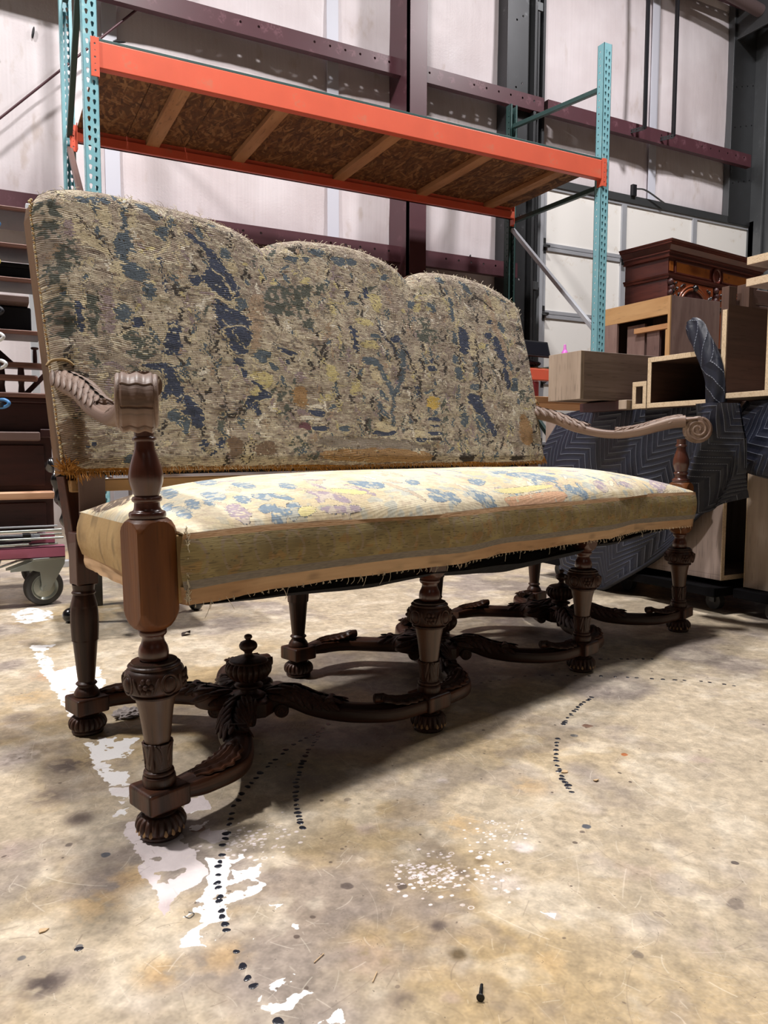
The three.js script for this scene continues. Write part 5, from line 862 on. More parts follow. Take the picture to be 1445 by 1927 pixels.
// ---- seat
const seat = group('seat', sofa);
const frontZ = (x) => 0.030 + 0.016 * sst(0.75, 0.97, x) + 0.013 * Math.cos(x * Math.PI * 2 / 0.66 + Math.PI) + 0.004 * Math.sin(x * 17), edgeY = (x) => interp([[-1, 0.496], [-0.5, 0.492], [0, 0.489], [0.6, 0.491], [1, 0.487]], x);
{
  const xl = (z) => -0.905 - 0.078 * clamp((z + 0.5) / 0.47), zb = -0.5;
  const S = (u, v) => { const z = zb + (frontZ(-0.975 + 1.927 * u) - zb) * v, k = 0.5 - 0.5 * Math.cos(Math.PI * u), uu = 0.3 * k + 0.7 * u, x0 = Math.abs(xl(z)); let x = -x0 + 2 * x0 * uu; // notch round the front posts
    if (x < -0.974 && z > -0.045) x = -0.974; return [Math.min(x, 0.953), z]; };
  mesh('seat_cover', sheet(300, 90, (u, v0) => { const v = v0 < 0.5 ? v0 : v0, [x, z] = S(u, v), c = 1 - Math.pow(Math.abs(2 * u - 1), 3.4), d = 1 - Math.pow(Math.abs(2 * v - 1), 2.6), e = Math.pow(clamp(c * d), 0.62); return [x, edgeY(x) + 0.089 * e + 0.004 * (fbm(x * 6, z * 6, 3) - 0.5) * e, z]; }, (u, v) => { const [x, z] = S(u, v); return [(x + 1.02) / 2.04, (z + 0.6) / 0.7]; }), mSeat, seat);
  // border: path round the left side, front and right side
  const path = []; for (let k = 0; k <= 24; k++) { const z = -0.48 + (0.435) * k / 24; path.push([xl(z), z]); } path[24] = [-0.981, -0.047]; for (let k = 0; k <= 120; k++) { const x = -0.974 + 1.926 * k / 120; path.push([x, frontZ(x)]); } for (let k = 24; k >= 0; k--) { const z = -0.48 + 0.435 * k / 24; path.push([Math.min(-xl(z), 0.954), k === 24 ? 0.01 : z]); }
  const n = path.length, cum = [0]; for (let i = 1; i < n; i++) cum.push(cum[i - 1] + Math.hypot(path[i][0] - path[i - 1][0], path[i][1] - path[i - 1][1]));
  const nrm = (i) => { const a = path[Math.max(0, i - 1)], b = path[Math.min(n - 1, i + 1)], dx = b[0] - a[0], dz = b[1] - a[1], l = Math.hypot(dx, dz) || 1; return [-dz / l, dx / l]; };
  const strip = (i0, i1, f, nv, uvf) => sheet(i1 - i0, nv, (u, v) => { const i = i0 + Math.round(u * (i1 - i0)), p = path[i], N = nrm(i), [off, y] = f(i, v, p); return [p[0] - 0 + N[0] * off * -1 * -1, y, p[1] + N[1] * off]; }, (u, v) => uvf(cum[i0 + Math.round(u * (i1 - i0))], v));
  const bandF = (i, v, p) => { const yt = edgeY(p[0]) + 0.001, yb = yt - 0.088 - 0.003 * vn(i * 0.1, 4); return [0.002 + 0.008 * Math.sin(Math.PI * v) + 0.003 * (vn(i * 0.12, v * 3) - 0.5), yb + (yt - yb) * v]; };
  mesh('border_band', strip(25, 145, bandF, 10, (c, v) => [c * 0.85, v]), mBand, seat);
  mesh('corner_infill', [box(-0.985, 0.384, -0.052, -0.955, 0.494, 0.03, 0.003)], mHide, seat);
  for (const [a, b] of [[0, 24], [146, n - 1]]) { const m = mesh('side_band', strip(a, b, bandF, 8, (c, v) => [c, v * 0.1]), mHide, seat); m.userData.label = 'plain tan cloth on the side of the seat'; }
  const webF = (i, v, p) => { const yt = edgeY(p[0]) - 0.085, yb = edgeY(p[0]) - 0.112 - 0.006 * fbm(i * 0.35, 9, 3) - (i < 25 || i > 145 ? 0.004 * vn(i * 0.8, 2) : 0); return [-0.001 - 0.004 * (1 - v) + 0.003 * (vn(i * 0.3, v * 4) - 0.5), yb + (yt - yb) * v]; };
  mesh('raw_webbing_edge', strip(0, n - 1, webF, 6, (c, v) => [v * 0.03, c]), mWeb, seat);
  // top piping: pale tape along the front edge
  mesh('edge_tape', strip(25, 145, (i, v, p) => [0.004 - 0.004 * v + 0.001 * vn(i * 0.5, 3), edgeY(p[0]) - 0.012 + 0.015 * v + 0.002 * (vn(i * 0.2, 7) - 0.5)], 3, (c, v) => [v * 0.02, c]), mWeb, seat);
  // torn flap by the left post
  mesh('torn_flap', sheet(6, 8, (u, v) => [-0.973 + 0.03 * u + 0.006 * Math.sin(v * 5), 0.39 - 0.035 * v - 0.006 * Math.abs(u - 0.5), -0.055 + 0.014 * v + 0.01 * Math.sin(u * 3) * v]), mWeb, seat);
  // frayed shreds
  srand(64); const fr = []; for (let k = 0; k < 330; k++) { const i = 26 + ((rnd() * 118) | 0), p = path[i], dense = vn(i * 0.22, 8) > 0.5 ? 1.4 : 0.6, y = edgeY(p[0]) - 0.112, l = rr(0.003, 0.010) * dense + (rnd() < 0.04 ? 0.016 : 0), a = rr(-0.9, 0.9); fr.push(tube([[p[0], y + 0.002, p[1] + 0.002], [p[0] + Math.sin(a) * l * 0.5, y - l * 0.5, p[1] + 0.005], [p[0] + Math.sin(a) * l * rr(0.6, 1.4), y - l, p[1] + rr(0, 0.006)]], 0.0005, 4, 3)); }
  for (let k = 0; k < 120; k++) { const y = rr(0.39, 0.5), l = rr(0.004, 0.01), x = -0.972, z = frontZ(-0.972) - rr(0, 0.01); fr.push(tube([[x, y, z], [x - l * 0.4 + 0.004, y + rr(-1, 1) * l, z + l * 0.5], [x + rr(-0.004, 0.006), y + rr(-1.5, 1.5) * l, z + rr(0.004, 0.01)]], 0.0007, 4, 3)); }
  const ft = mesh('frayed_threads', merge(fr), mThread, seat); ft.userData.kind = 'stuff';
  // black cloth tacked under the seat
  mesh('dust_cover', sheet(120, 40, (u, v) => { const z0 = -0.49 + (frontZ(-0.94 + 1.88 * u) - 0.012 + 0.49) * v, x = (-0.94 + 1.88 * u) * (Math.abs(xl(z0)) - 0.02) / 0.95, z = z0, e = Math.pow(Math.sin(Math.PI * clamp(u, 0.002, 0.998)), 0.3) * Math.pow(clamp(Math.sin(Math.PI * clamp(0.02 + 0.975 * v))), 0.16), bay = interp([[-1, 0.042], [-0.8, 0.052], [-0.5, 0.058], [-0.36, 0.045], [-0.3, 0.05], [0.0, 0.085], [0.28, 0.062], [0.36, 0.045], [0.6, 0.062], [1, 0.03]], x); return [x, 0.386 - bay * e - 0.008 * fbm(x * 7, z * 7, 3) * e, z]; }), mDust, seat);
  mesh('seat_rail', [box(-0.95, 0.392, -0.03, 0.95, 0.45, 0.005, 0.003, true), box(-0.88, 0.392, -0.52, 0.88, 0.47, -0.49, 0.003, true)], mOakPale, seat);
}


// ---------------------------------------------------------------- right side: veneered boxes, moving blankets, furniture
const part = (t, n, g, m) => mesh(n, g, m, t);
const E = 0.019;
// open box: face opening towards local +z, w x h x d, board edges of the opening bare particle board
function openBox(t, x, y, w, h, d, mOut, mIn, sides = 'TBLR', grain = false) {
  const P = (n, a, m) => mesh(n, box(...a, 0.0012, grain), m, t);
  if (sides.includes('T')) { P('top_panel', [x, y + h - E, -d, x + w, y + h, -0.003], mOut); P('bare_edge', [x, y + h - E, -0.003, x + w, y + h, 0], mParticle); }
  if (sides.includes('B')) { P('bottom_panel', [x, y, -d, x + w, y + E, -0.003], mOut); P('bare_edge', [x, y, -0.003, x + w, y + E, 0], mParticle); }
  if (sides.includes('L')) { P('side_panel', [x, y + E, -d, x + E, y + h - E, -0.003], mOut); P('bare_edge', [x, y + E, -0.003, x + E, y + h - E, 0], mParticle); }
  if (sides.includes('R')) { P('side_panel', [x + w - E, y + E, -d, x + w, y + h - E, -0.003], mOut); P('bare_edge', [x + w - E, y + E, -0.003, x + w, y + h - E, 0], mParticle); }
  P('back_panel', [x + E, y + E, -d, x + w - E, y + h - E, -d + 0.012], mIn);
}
{ // closed box left of the stack
  const t = thing('veneer_drawer_box', 'closed grey walnut veneer drawer box at the left end of the stack', 'box', [2.163, 0.838, -2.4]);
  part(t, 'front_panel', box(E, 0, -E, 0.6, 0.196, 0, 0.0012, true), mWalnut); part(t, 'end_panel', box(0, 0, -0.2, E, 0.196, 0, 0.0012), mWalnutV); part(t, 'end_panel', box(0.6 - E, 0, -0.2, 0.6, 0.196, -E, 0.0012), mWalnutV);
  part(t, 'rear_panel', box(E, 0, -0.2, 0.6 - E, 0.196, -0.2 + E, 0.0012, true), mWalnut); part(t, 'bottom_panel', box(E, 0.006, -0.2 + E, 0.6 - E, 0.018, -E, 0.0012, 'z'), mWalnut); part(t, 'top_panel', box(E, 0.178, -0.2 + E, 0.6 - E, 0.195, -E, 0.0012, 'z'), mWalnut);
}
tag(mesh(numbered('support_plank'), box(2.36, 0.797, -2.62, 3.05, 0.836, -2.36, 0.002, 'z'), mMahog, scene), 'dark plank carrying the closed veneer drawer box', 'plank');
tag(mesh(numbered('spacer_block'), box(2.33, 0.797, -2.355, 2.345 + 0.05, 0.835, -2.31, 0.002), mWalnutV, scene), 'small pale wood block under the closed veneer drawer box', 'block');
{
  const t = thing('veneer_open_box', 'open veneer box with bare particle board rim beside the curled blanket', 'box', [2.35, 0.797, -2.222], -Math.PI / 2);
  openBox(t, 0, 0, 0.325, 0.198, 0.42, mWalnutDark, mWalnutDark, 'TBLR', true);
}
{
  const t = thing('narrow_open_box', 'narrow low box with bare rim left of the larger open veneer box', 'box', [2.352, 0.797, -2.302], -Math.PI / 2);
  openBox(t, 0, 0, 0.074, 0.108, 0.3, mWalnut, mWalnutDark, 'TBLR');
}
{
  const t = thing('veneer_open_case', 'large open veneer case with dark inside and pale bare rim at the right edge', 'case', [2.33, 0.812, -1.866], -Math.PI / 2);
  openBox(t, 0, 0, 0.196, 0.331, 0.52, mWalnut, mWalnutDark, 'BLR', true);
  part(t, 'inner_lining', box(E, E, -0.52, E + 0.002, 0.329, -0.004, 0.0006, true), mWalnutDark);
}
{ // tall cases on dollies
  const t = thing('tall_veneer_case', 'tall veneer case with dark open front standing on a black dolly', 'case', [2.483, 0.13, -1.951]);
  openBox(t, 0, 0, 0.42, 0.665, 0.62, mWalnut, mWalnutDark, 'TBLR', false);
  const u = thing('tall_veneer_case', 'tall pale veneer case at the right edge under the folded blanket', 'case', [2.551, 0.108, -1.2]);
  part(u, 'side_panel', box(0, 0, -0.7, E, 0.51, 0, 0.0012), mWalnutV); part(u, 'bare_edge', box(-0.0005, 0, -0.703, E, 0.51, -0.7, 0.0005), mParticle); part(u, 'side_panel', box(0.48, 0, -0.7, 0.5, 0.51, 0, 0.0012), mWalnutV);
  part(u, 'top_panel', box(E, 0.49, -0.7, 0.48, 0.51, 0, 0.001), mWalnut); part(u, 'bottom_panel', box(E, 0, -0.7, 0.48, E, 0, 0.001), mWalnut); part(u, 'back_panel', box(E, E, -0.69, 0.48, 0.49, -0.68, 0.001), mWalnutDark);
  const w = thing('covered_case', 'dark veneer case hidden under the folded blanket at the right edge', 'case', [2.48, 0.62, -1.2]); part(w, 'case_body', box(0, 0, -0.72, 0.55, 0.19, 0, 0.003), mWalnutDark);
  const v = thing('covered_case', 'veneer case behind the long hanging moving blanket', 'case', [2.5, 0.13, -2.62]); part(v, 'case_body', box(0, 0, -0.4, 0.6, 0.665, 0, 0.003), mWalnut);
}
function dolly(pos, w, d, label, spots) {
  const t = thing('furniture_dolly', label, 'dolly', pos);
  part(t, 'dolly_deck', box(0, 0.07, -d, w, 0.106, 0, 0.004), M({ color: lin(0x0b0a0c), roughness: 0.9, specularIntensity: 0.2 }));
  for (const [x, z] of spots) { const c = group('dolly_caster', t); mesh('caster_wheel', move(rod([-0.014, 0, 0], [0.014, 0, 0], 0.034, 24), x, 0.034, z), mRubber, c); mesh('caster_fork', [box(x - 0.022, 0.03, z - 0.012, x - 0.018, 0.07, z + 0.012, 0.001), box(x + 0.018, 0.03, z - 0.012, x + 0.022, 0.07, z + 0.012, 0.001), box(x - 0.024, 0.0625, z - 0.024, x + 0.024, 0.0695, z + 0.024, 0.001)], mGalvDark, c); }
}
dolly([2.435, 0, -1.94], 0.64, 1.06, 'black furniture dolly under the blanket covered veneer cases', [[0.12, -0.09], [0.12, -0.55], [0.1, -0.98], [0.56, -0.07], [0.56, -0.98]]);
dolly([2.50, 0, -1.23], 0.55, 0.68, 'black furniture dolly under the right edge case', [[0.06, -0.06], [0.06, -0.54], [0.39, -0.06], [0.39, -0.54]]);
// shelf unit reaching in at the right edge
{
  const t = thing('shelf_unit', 'two pale shelf boards with bare particle edges reaching in from the right edge', 'shelf', [2.9, 0, -1.95]);
  for (const y of [1.415, 1.325]) { part(t, 'shelf_board', box(0.004, y, -0.26, 0.9, y + 0.032, 0.9, 0.001), mWalnut); part(t, 'bare_edge', box(0, y, -0.26, 0.004, y + 0.032, 0.9, 0.0008), mParticle); }
  part(t, 'end_panel', box(0.88, 0, -0.26, 0.9, 1.5, 0.9, 0.002), mWalnut); part(t, 'back_panel', box(0.62, 0, 0.3, 0.64, 1.5, 0.9, 0.002), mWalnut);
}
// slatted dark panels behind
{
  const t = thing('plank_panel', 'mauve panel of horizontal planks with dark posts in front of the carved armoire', 'panel', [3.86, 0, -3.0]);
  part(t, 'panel_post', box(-0.065, 0.5, -0.05, 0.0, 1.565, 0.0, 0.002), mWalnutDark); part(t, 'panel_post', box(0.04, 0.5, -0.03, 0.08, 1.58, 0.05, 0.002), mWalnutDark); part(t, 'panel_post', box(0.08, 0.5, -0.03, 0.13, 1.58, 0.03, 0.002), mMauve);
  for (let k = 0; k < 6; k++) part(t, 'plank', box(0.13, 1.03 + k * 0.09, -0.02, 0.9, 1.115 + k * 0.09, 0.005, 0.006, true), mMauve);
}
// ---- moving blankets
const quilt = (() => { // zigzag stitching, 0.36 m square, seamless
  const N = 1024, S = 0.36, tri = (t) => { const q = ((t / 0.18) % 1 + 1) % 1; return (q < 0.5 ? q : 1 - q) * 0.18; }, sp = 0.036;
  const dist = (x, y) => { const v = (y / N * S + tri(x / N * S)) / sp; const f = v - Math.floor(v); return Math.min(f, 1 - f); };
  const map = dataTex(N, N, (x, y) => { const d = dist(x, y), st = ((x / N * S / 0.0045) % 1) < 0.68, n = per((X, Y) => fbm(X / 40, Y / 40, 4), x, y, N, N); let c = mixc(hex(0x0f1422), hex(0x192033), n); if (d < 0.032 && st) c = mixc(c, hex(0xa4abb8), 0.8); return c; }, true);
  const bump = dataTex(512, 512, (x, y) => { const d = dist(x * 2, y * 2), n = per((X, Y) => fbm(X / 18, Y / 18, 4), x, y, 512, 512); return 255 * clamp(0.75 * Math.pow(clamp(d * 2), 0.45) + 0.25 * n); }, false);
  return { map, bump };
})();
const sc = 1 / 0.36; for (const t of [quilt.map, quilt.bump]) t.repeat.set(sc, sc);
const mQuilt = M({ map: quilt.map, bumpMap: quilt.bump, bumpScale: 0.005, roughness: 0.5, sheen: 0.1, sheenRoughness: 0.5, sheenColor: lin(0x55617c), side: THREE.DoubleSide });
const mQuiltGrey = M({ color: lin(0xa0a0a4), map: quilt.map, bumpMap: quilt.bump, bumpScale: 0.006, roughness: 0.7, side: THREE.DoubleSide });
function patch(rows, nu, nv, uvRot = 0, folds = () => 0, wide = 1, tall = 1) { // rows of control points, top to bottom
  const cs = rows.map((r) => new THREE.CatmullRomCurve3(r.map((p) => V(...p))));
  return sheet(nu, nv, (u, v) => { const c = new THREE.CatmullRomCurve3(cs.map((k) => k.getPoint(u))), p = c.getPoint(v); const f = folds(u, v); return [p.x + f, p.y, p.z + f * 0.3]; }, (u, v) => { const a = u * wide, b = (1 - v) * tall; return [a * Math.cos(uvRot) - b * Math.sin(uvRot), a * Math.sin(uvRot) + b * Math.cos(uvRot)]; });
}
function thick(name, g, t, m = mQuilt, off = [0.014, 0, -0.004]) { mesh(name, g, m, t); const b = g.clone(); b.translate(...off); mesh('blanket_lining', b, m, t); }
{
  const t = thing('moving_blanket', 'long navy quilted moving blanket hanging behind the right sofa arm', 'blanket', [0, 0, 0]);
  const X = (z, k = 0) => 2.425 + k;
  const g = patch([
    [[2.50, 0.80, -2.90], [2.47, 0.815, -2.74], [2.43, 0.817, -2.56], [2.42, 0.815, -2.38], [2.44, 0.812, -2.22], [2.44, 0.806, -2.08], [2.45, 0.80, -1.985]],
    [[2.44, 0.62, -2.97], [2.43, 0.64, -2.80], [2.42, 0.63, -2.58], [2.40, 0.63, -2.40], [2.42, 0.64, -2.24], [2.43, 0.66, -2.09], [2.44, 0.68, -1.985]],
    [[2.45, 0.42, -2.97], [2.41, 0.42, -2.80], [2.43, 0.42, -2.58], [2.40, 0.42, -2.40], [2.43, 0.45, -2.22], [2.44, 0.51, -2.09], [2.45, 0.55, -1.99]],
    [[2.47, 0.23, -2.91], [2.42, 0.20, -2.80], [2.42, 0.19, -2.60], [2.42, 0.21, -2.45], [2.44, 0.29, -2.24], [2.45, 0.39, -2.10], [2.45, 0.46, -2.0]],
    [[2.47, 0.10, -2.86], [2.43, 0.045, -2.77], [2.42, 0.008, -2.55], [2.42, 0.045, -2.44], [2.44, 0.155, -2.28], [2.45, 0.29, -2.11], [2.45, 0.40, -2.01]],
  ], 120, 110, 0.72, (u, v) => 0.012 * Math.sin(u * 17 + v * 2) * v + 0.006 * (fbm(u * 9, v * 9, 3) - 0.5), 0.95, 0.8);
  thick('blanket_sheet', g, t);
  const h = []; for (let k = 0; k <= 40; k++) { const i = 110 * 121 + Math.round(k / 40 * 120), p = g.attributes.position; h.push([p.getX(i) - 0.002, p.getY(i), p.getZ(i)]); } mesh('bound_hem', tube(h, 0.009, 80, 8), mNavy, t);
}
{
  const t = thing('moving_blanket', 'navy quilted blanket curled upright against the open veneer case', 'blanket', [0, 0, 0]);
  const P = [[2.335, 0.80, -1.882], [2.325, 0.885, -1.884], [2.322, 0.942, -1.90], [2.325, 1.006, -1.936], [2.33, 1.064, -1.974], [2.335, 1.103, -2.006]];
  mesh('curled_flap', (() => { const g = sweep(P, (u, th) => { const w = 0.042 * (u > 0.8 ? Math.sqrt(clamp(1 - Math.pow((u - 0.8) / 0.215, 2))) * 0.75 + 0.25 : 1), h = 0.015; let y = Math.sin(th) * h; return [Math.cos(th) * w, y + 0.003 * Math.sin(th * 5 + u * 12)]; }, 70, 30, V(1, 0, 0)); const uv = g.attributes.uv; for (let i = 0; i < uv.count; i++) uv.setXY(i, uv.getY(i) * 0.55 + 0.1, uv.getX(i) * 0.8); return g; })(), mQuilt, t);
  const g = patch([
    [[2.26, 0.795, -1.905], [2.24, 0.795, -1.84], [2.22, 0.79, -1.76], [2.21, 0.785, -1.69]],
    [[2.30, 0.68, -1.945], [2.25, 0.67, -1.87], [2.27, 0.66, -1.79], [2.30, 0.655, -1.72]],
    [[2.32, 0.55, -1.985], [2.27, 0.53, -1.91], [2.31, 0.53, -1.82], [2.36, 0.54, -1.76]],
    [[2.34, 0.44, -2.0], [2.31, 0.395, -1.97], [2.35, 0.42, -1.88], [2.40, 0.46, -1.80]],
  ], 50, 60, 0.75, (u, v) => 0.02 * Math.sin(u * 10 + v * 3) * (0.3 + v) + 0.008 * (fbm(u * 6, v * 6, 3) - 0.5), 0.3, 0.45);
  thick('hanging_fold', g, t);
}
{
  const t = thing('moving_blanket', 'folded navy blanket with bright stitching hanging at the right edge under the open case', 'blanket', [0, 0, 0]);
  const g = patch([
    [[2.40, 0.80, -1.80], [2.36, 0.80, -1.72], [2.34, 0.80, -1.6], [2.34, 0.80, -1.45], [2.36, 0.80, -1.25]],
    [[2.40, 0.72, -1.87], [2.36, 0.705, -1.76], [2.32, 0.70, -1.62], [2.31, 0.70, -1.45], [2.33, 0.70, -1.25]],
    [[2.41, 0.65, -1.935], [2.38, 0.605, -1.82], [2.32, 0.585, -1.66], [2.30, 0.575, -1.47], [2.32, 0.57, -1.25]],
    [[2.42, 0.612, -1.955], [2.41, 0.565, -1.85], [2.36, 0.535, -1.69], [2.33, 0.52, -1.49], [2.35, 0.51, -1.25]],
    [[2.45, 0.615, -1.94], [2.46, 0.57, -1.83], [2.45, 0.54, -1.69], [2.45, 0.53, -1.49], [2.45, 0.52, -1.25]],
  ], 70, 70, 0.85, (u, v) => 0.006 * (fbm(u * 8 + 3, v * 8, 3) - 0.5), 0.6, 0.42);
  thick('blanket_sheet', g, t);
  const h = []; for (const [x, y, z] of [[2.40, 0.80, -1.80], [2.40, 0.72, -1.87], [2.41, 0.65, -1.935], [2.42, 0.612, -1.955]]) h.push([x - 0.002, y, z]); mesh('bound_hem', tube(h, 0.008, 40, 8), mQuilt, t);
}
// ---- oak cabinet with an open side
{
  const t = thing('oak_cabinet', 'oak cabinet carcass with an open side and pale top rail in front of the armoire', 'cabinet', [3.994, 0, -3.6]);
  const d = 0.59, w = 0.475, H = 1.637;
  part(t, 'end_panel', box(0.012, 0, -0.02, w, H, 0, 0.001), mOak); part(t, 'front_edge', box(0, 0, -0.02, 0.012, H, 0, 0.001), mOakPale);
  part(t, 'top_rail', box(0, H - 0.118, -d, 0.02, H, -0.02, 0.002, true), mOakPale); part(t, 'top_panel', box(0.02, H - 0.03, -d, w, H - 0.012, -0.02, 0.001), mOak);
  part(t, 'corner_stile', box(0, 0, -d, 0.02, H - 0.118, -d + 0.12, 0.002), mOak); part(t, 'rear_panel', box(0.02, 0, -d, w, H - 0.03, -d + 0.018, 0.001), mWalnutDark);
  part(t, 'inner_rail', box(0.03, H - 0.205, -0.34, 0.06, H - 0.17, -0.02, 0.002, true), mPine); part(t, 'inner_panel', box(0.06, 0, -0.43, 0.08, H - 0.14, -0.27, 0.001), mOak); part(t, 'inner_panel', box(0.05, 0, -0.24, 0.07, H - 0.2, -0.13, 0.001), mMauve); part(t, 'inner_panel', box(0.2, 0, -0.13, 0.22, H - 0.2, -0.06, 0.001), mMahog); part(t, 'inner_slat', box(0.03, 0, -0.062, 0.045, H - 0.21, -0.032, 0.001), mOakPale);
  part(t, 'far_panel', box(w - 0.018, 0, -d, w, H - 0.03, -0.02, 0.001), mOak);
}
// ---- carved armoire
{
  const t = thing('carved_armoire', 'tall reddish mahogany armoire with stepped cornice, burl frieze and carved arched doors', 'armoire', [5.101, 0, -4.6], 0.125);
  const W = 1.6, D = 0.54;
  const tier = (y0, y1, o0, o1) => { const g = new THREE.BoxGeometry(W - 0.2, y1 - y0, D - 0.1), p = g.attributes.position; for (let i = 0; i < p.count; i++) { const o = p.getY(i) > 0 ? o1 : o0; p.setX(i, p.getX(i) + Math.sign(p.getX(i)) * o); if (p.getZ(i) > 0) p.setZ(i, p.getZ(i) + o); } g.computeVertexNormals(); return boxUV(move(clean(g), W / 2, (y0 + y1) / 2, -0.1 - (D - 0.1) / 2), true); };
  part(t, 'cornice', [tier(2.3692, 2.382, 0.094, 0.1), tier(2.3532, 2.3692, 0.084, 0.088), tier(2.3452, 2.3532, 0.072, 0.072), tier(2.31, 2.3452, 0.03, 0.068), tier(2.2972, 2.31, 0.034, 0.034), tier(2.2676, 2.2972, 0.016, 0.022), tier(2.2564, 2.2676, 0.03, 0.034)], mArmoire);
  part(t, 'frieze', tier(2.121, 2.256, 0, 0), mArmoire); part(t, 'frieze_moulding', [tier(2.107, 2.121, 0.026, 0.03), tier(2.085, 2.107, 0.014, 0.02)], mArmoire); part(t, 'carcass', tier(0, 2.085, -0.004, -0.004), mArmoire);
  const zf = -0.1;
  for (const [a, b] of [[0.2, 0.7], [0.9, 1.4]]) { part(t, 'burl_panel', box(a, 2.149, zf, b, 2.231, zf + 0.006, 0.002, true), mBurl); part(t, 'panel_moulding', [box(a - 0.015, 2.231, zf, b + 0.015, 2.244, zf + 0.014, 0.004), box(a - 0.015, 2.135, zf, b + 0.015, 2.149, zf + 0.014, 0.004), box(a - 0.015, 2.149, zf, a, 2.231, zf + 0.014, 0.004)], mArmoire); }
  part(t, 'burl_panel', box(0.112, 2.149, zf, 0.165, 2.231, zf + 0.006, 0.002), mBurl);
  const ring = new THREE.TorusGeometry(0.052, 0.012, 10, 40); ring.scale(1, 1.2, 1); move(ring, 0.8, 2.186, zf + 0.012); const boss = new THREE.SphereGeometry(0.041, 20, 12); boss.scale(1, 1.2, 0.25); move(boss, 0.8, 2.186, zf + 0.006); part(t, 'oval_medallion', [ring, boss], mArmoire);
  for (const [cx, n] of [[0.45, 0], [1.15, 1]]) {
    const d = group('arched_door', t); mesh('door_face', box(cx - 0.3, 0.3, zf, cx + 0.3, 2.08, zf + 0.012, 0.002), mCarvedRed, d);
    const s = new THREE.Shape(); s.moveTo(cx - 0.21, 0.5); s.lineTo(cx - 0.21, 1.805); s.absarc(cx, 1.805, 0.21, Math.PI, 0, true); s.lineTo(cx + 0.21, 0.5); const f = ext(s, 0.006, 0.001); f.translate(0, 0, zf + 0.012); mesh('sunk_panel', boxUV(f), mMahog, d);
    for (const [R, r] of [[0.22, 0.014], [0.248, 0.009]]) { const pts = [[cx - R, 0.5, zf + 0.018], [cx - R, 1.1, zf + 0.018], [cx - R, 1.6, zf + 0.018]]; for (let k = 0; k <= 16; k++) { const a = Math.PI - k / 16 * Math.PI; pts.push([cx + Math.cos(a) * R, 1.805 + Math.sin(a) * R, zf + 0.018]); } pts.push([cx + R, 1.6, zf + 0.018], [cx + R, 1.1, zf + 0.018], [cx + R, 0.5, zf + 0.018]); mesh('arch_moulding', tube(pts, r, 90, 8), mCarvedRed, d); }
    const lv = []; srand(8 + n); for (const q of [-1, 1]) { for (let k = 0; k < 26; k++) { const a = rnd(), b = rnd(), x = cx + q * (0.12 + 0.17 * a), y = 1.875 + 0.18 * b; if (Math.hypot(x - cx, y - 1.805) < 0.265) continue; const g = new THREE.SphereGeometry(1, 8, 6); g.scale(rr(0.012, 0.03), rr(0.006, 0.012), 0.012); g.rotateZ(rr(0, 3)); lv.push(move(g, x, y, zf + 0.014)); } } const key = new THREE.SphereGeometry(0.03, 12, 8); lv.push(move(key, cx, 2.035, zf + 0.03)); mesh('carved_spandrel', merge(lv), mBlackWood, d);
  }
  const cb = []; for (const x of [0.125, 0.80, 1.47]) for (let k = 0; k < 7; k++) { const g = new THREE.SphereGeometry(1, 10, 8); g.scale(0.026 - 0.0015 * k, 0.03, 0.03 - 0.002 * k); cb.push(move(g, x + (k % 2 ? 0.008 : -0.008), 2.055 - k * 0.045, zf + 0.012)); } part(t, 'carved_corbel', merge(cb), mMahog);
  part(t, 'stile', [box(0.145, 0.3, zf, 0.15, 1.945, zf + 0.02, 0.001), box(0.762, 0.3, zf, 0.768, 1.945, zf + 0.02, 0.001)], mCarvedRed);
}
// ---- things on the lower rack level and the bench
tag(mesh(numbered('deck_board'), box(0.64, 1.237, -5.70, 4.25, 1.252, -4.61, 0.002), mOSB, scene), 'strand board deck on the lower rack level', 'board');
{
  const t = thing('moving_blanket', 'rolled grey moving blanket on the lower rack level', 'blanket', [3.3, 1.253, -4.62]);
  const g = sheet(60, 40, (u, v) => { const a = v * Math.PI * 2, e = Math.pow(Math.sin(Math.PI * clamp(u, 0.02, 0.98)), 0.25); return [u * 0.5, 0.036 + (0.035 + 0.004 * fbm(u * 9, v * 5, 2)) * Math.sin(a) * e, -0.1 + 0.12 * Math.cos(a) * e]; }, (u, v) => [u * 0.5, v * 0.45]); mesh('blanket_roll', g, mQuiltGrey, t);
}
{
  const t = thing('flat_monitor', 'black flat screen leaning on the grey blanket roll', 'monitor', [3.54, 1.33, -4.56], 0.1); const b = box(0, 0, -0.02, 0.30, 0.125, 0, 0.004); b.rotateX(-0.3); part(t, 'monitor_case', b, mBlack); const s = box(0.012, 0.012, 0.0002, 0.285, 0.113, 0.002, 0.001); s.rotateX(-0.3); part(t, 'monitor_back', s, M({ color: lin(0x10111a), roughness: 0.35 }));
}
{ const t = thing('blue_crate', 'small blue plastic crate at the left of the black flat screen', 'crate', [3.37, 1.327, -4.66]); const m = M({ color: lin(0x1c2ea8), roughness: 0.4 }); part(t, 'crate_wall', [box(0, 0, 0, 0.17, 0.006, 0.1, 0.002), box(0, 0, 0.094, 0.17, 0.035, 0.1, 0.002), box(0, 0, 0, 0.17, 0.045, 0.006, 0.002), box(0, 0, 0, 0.006, 0.04, 0.1, 0.002), box(0.164, 0, 0, 0.17, 0.04, 0.1, 0.002)], m); }
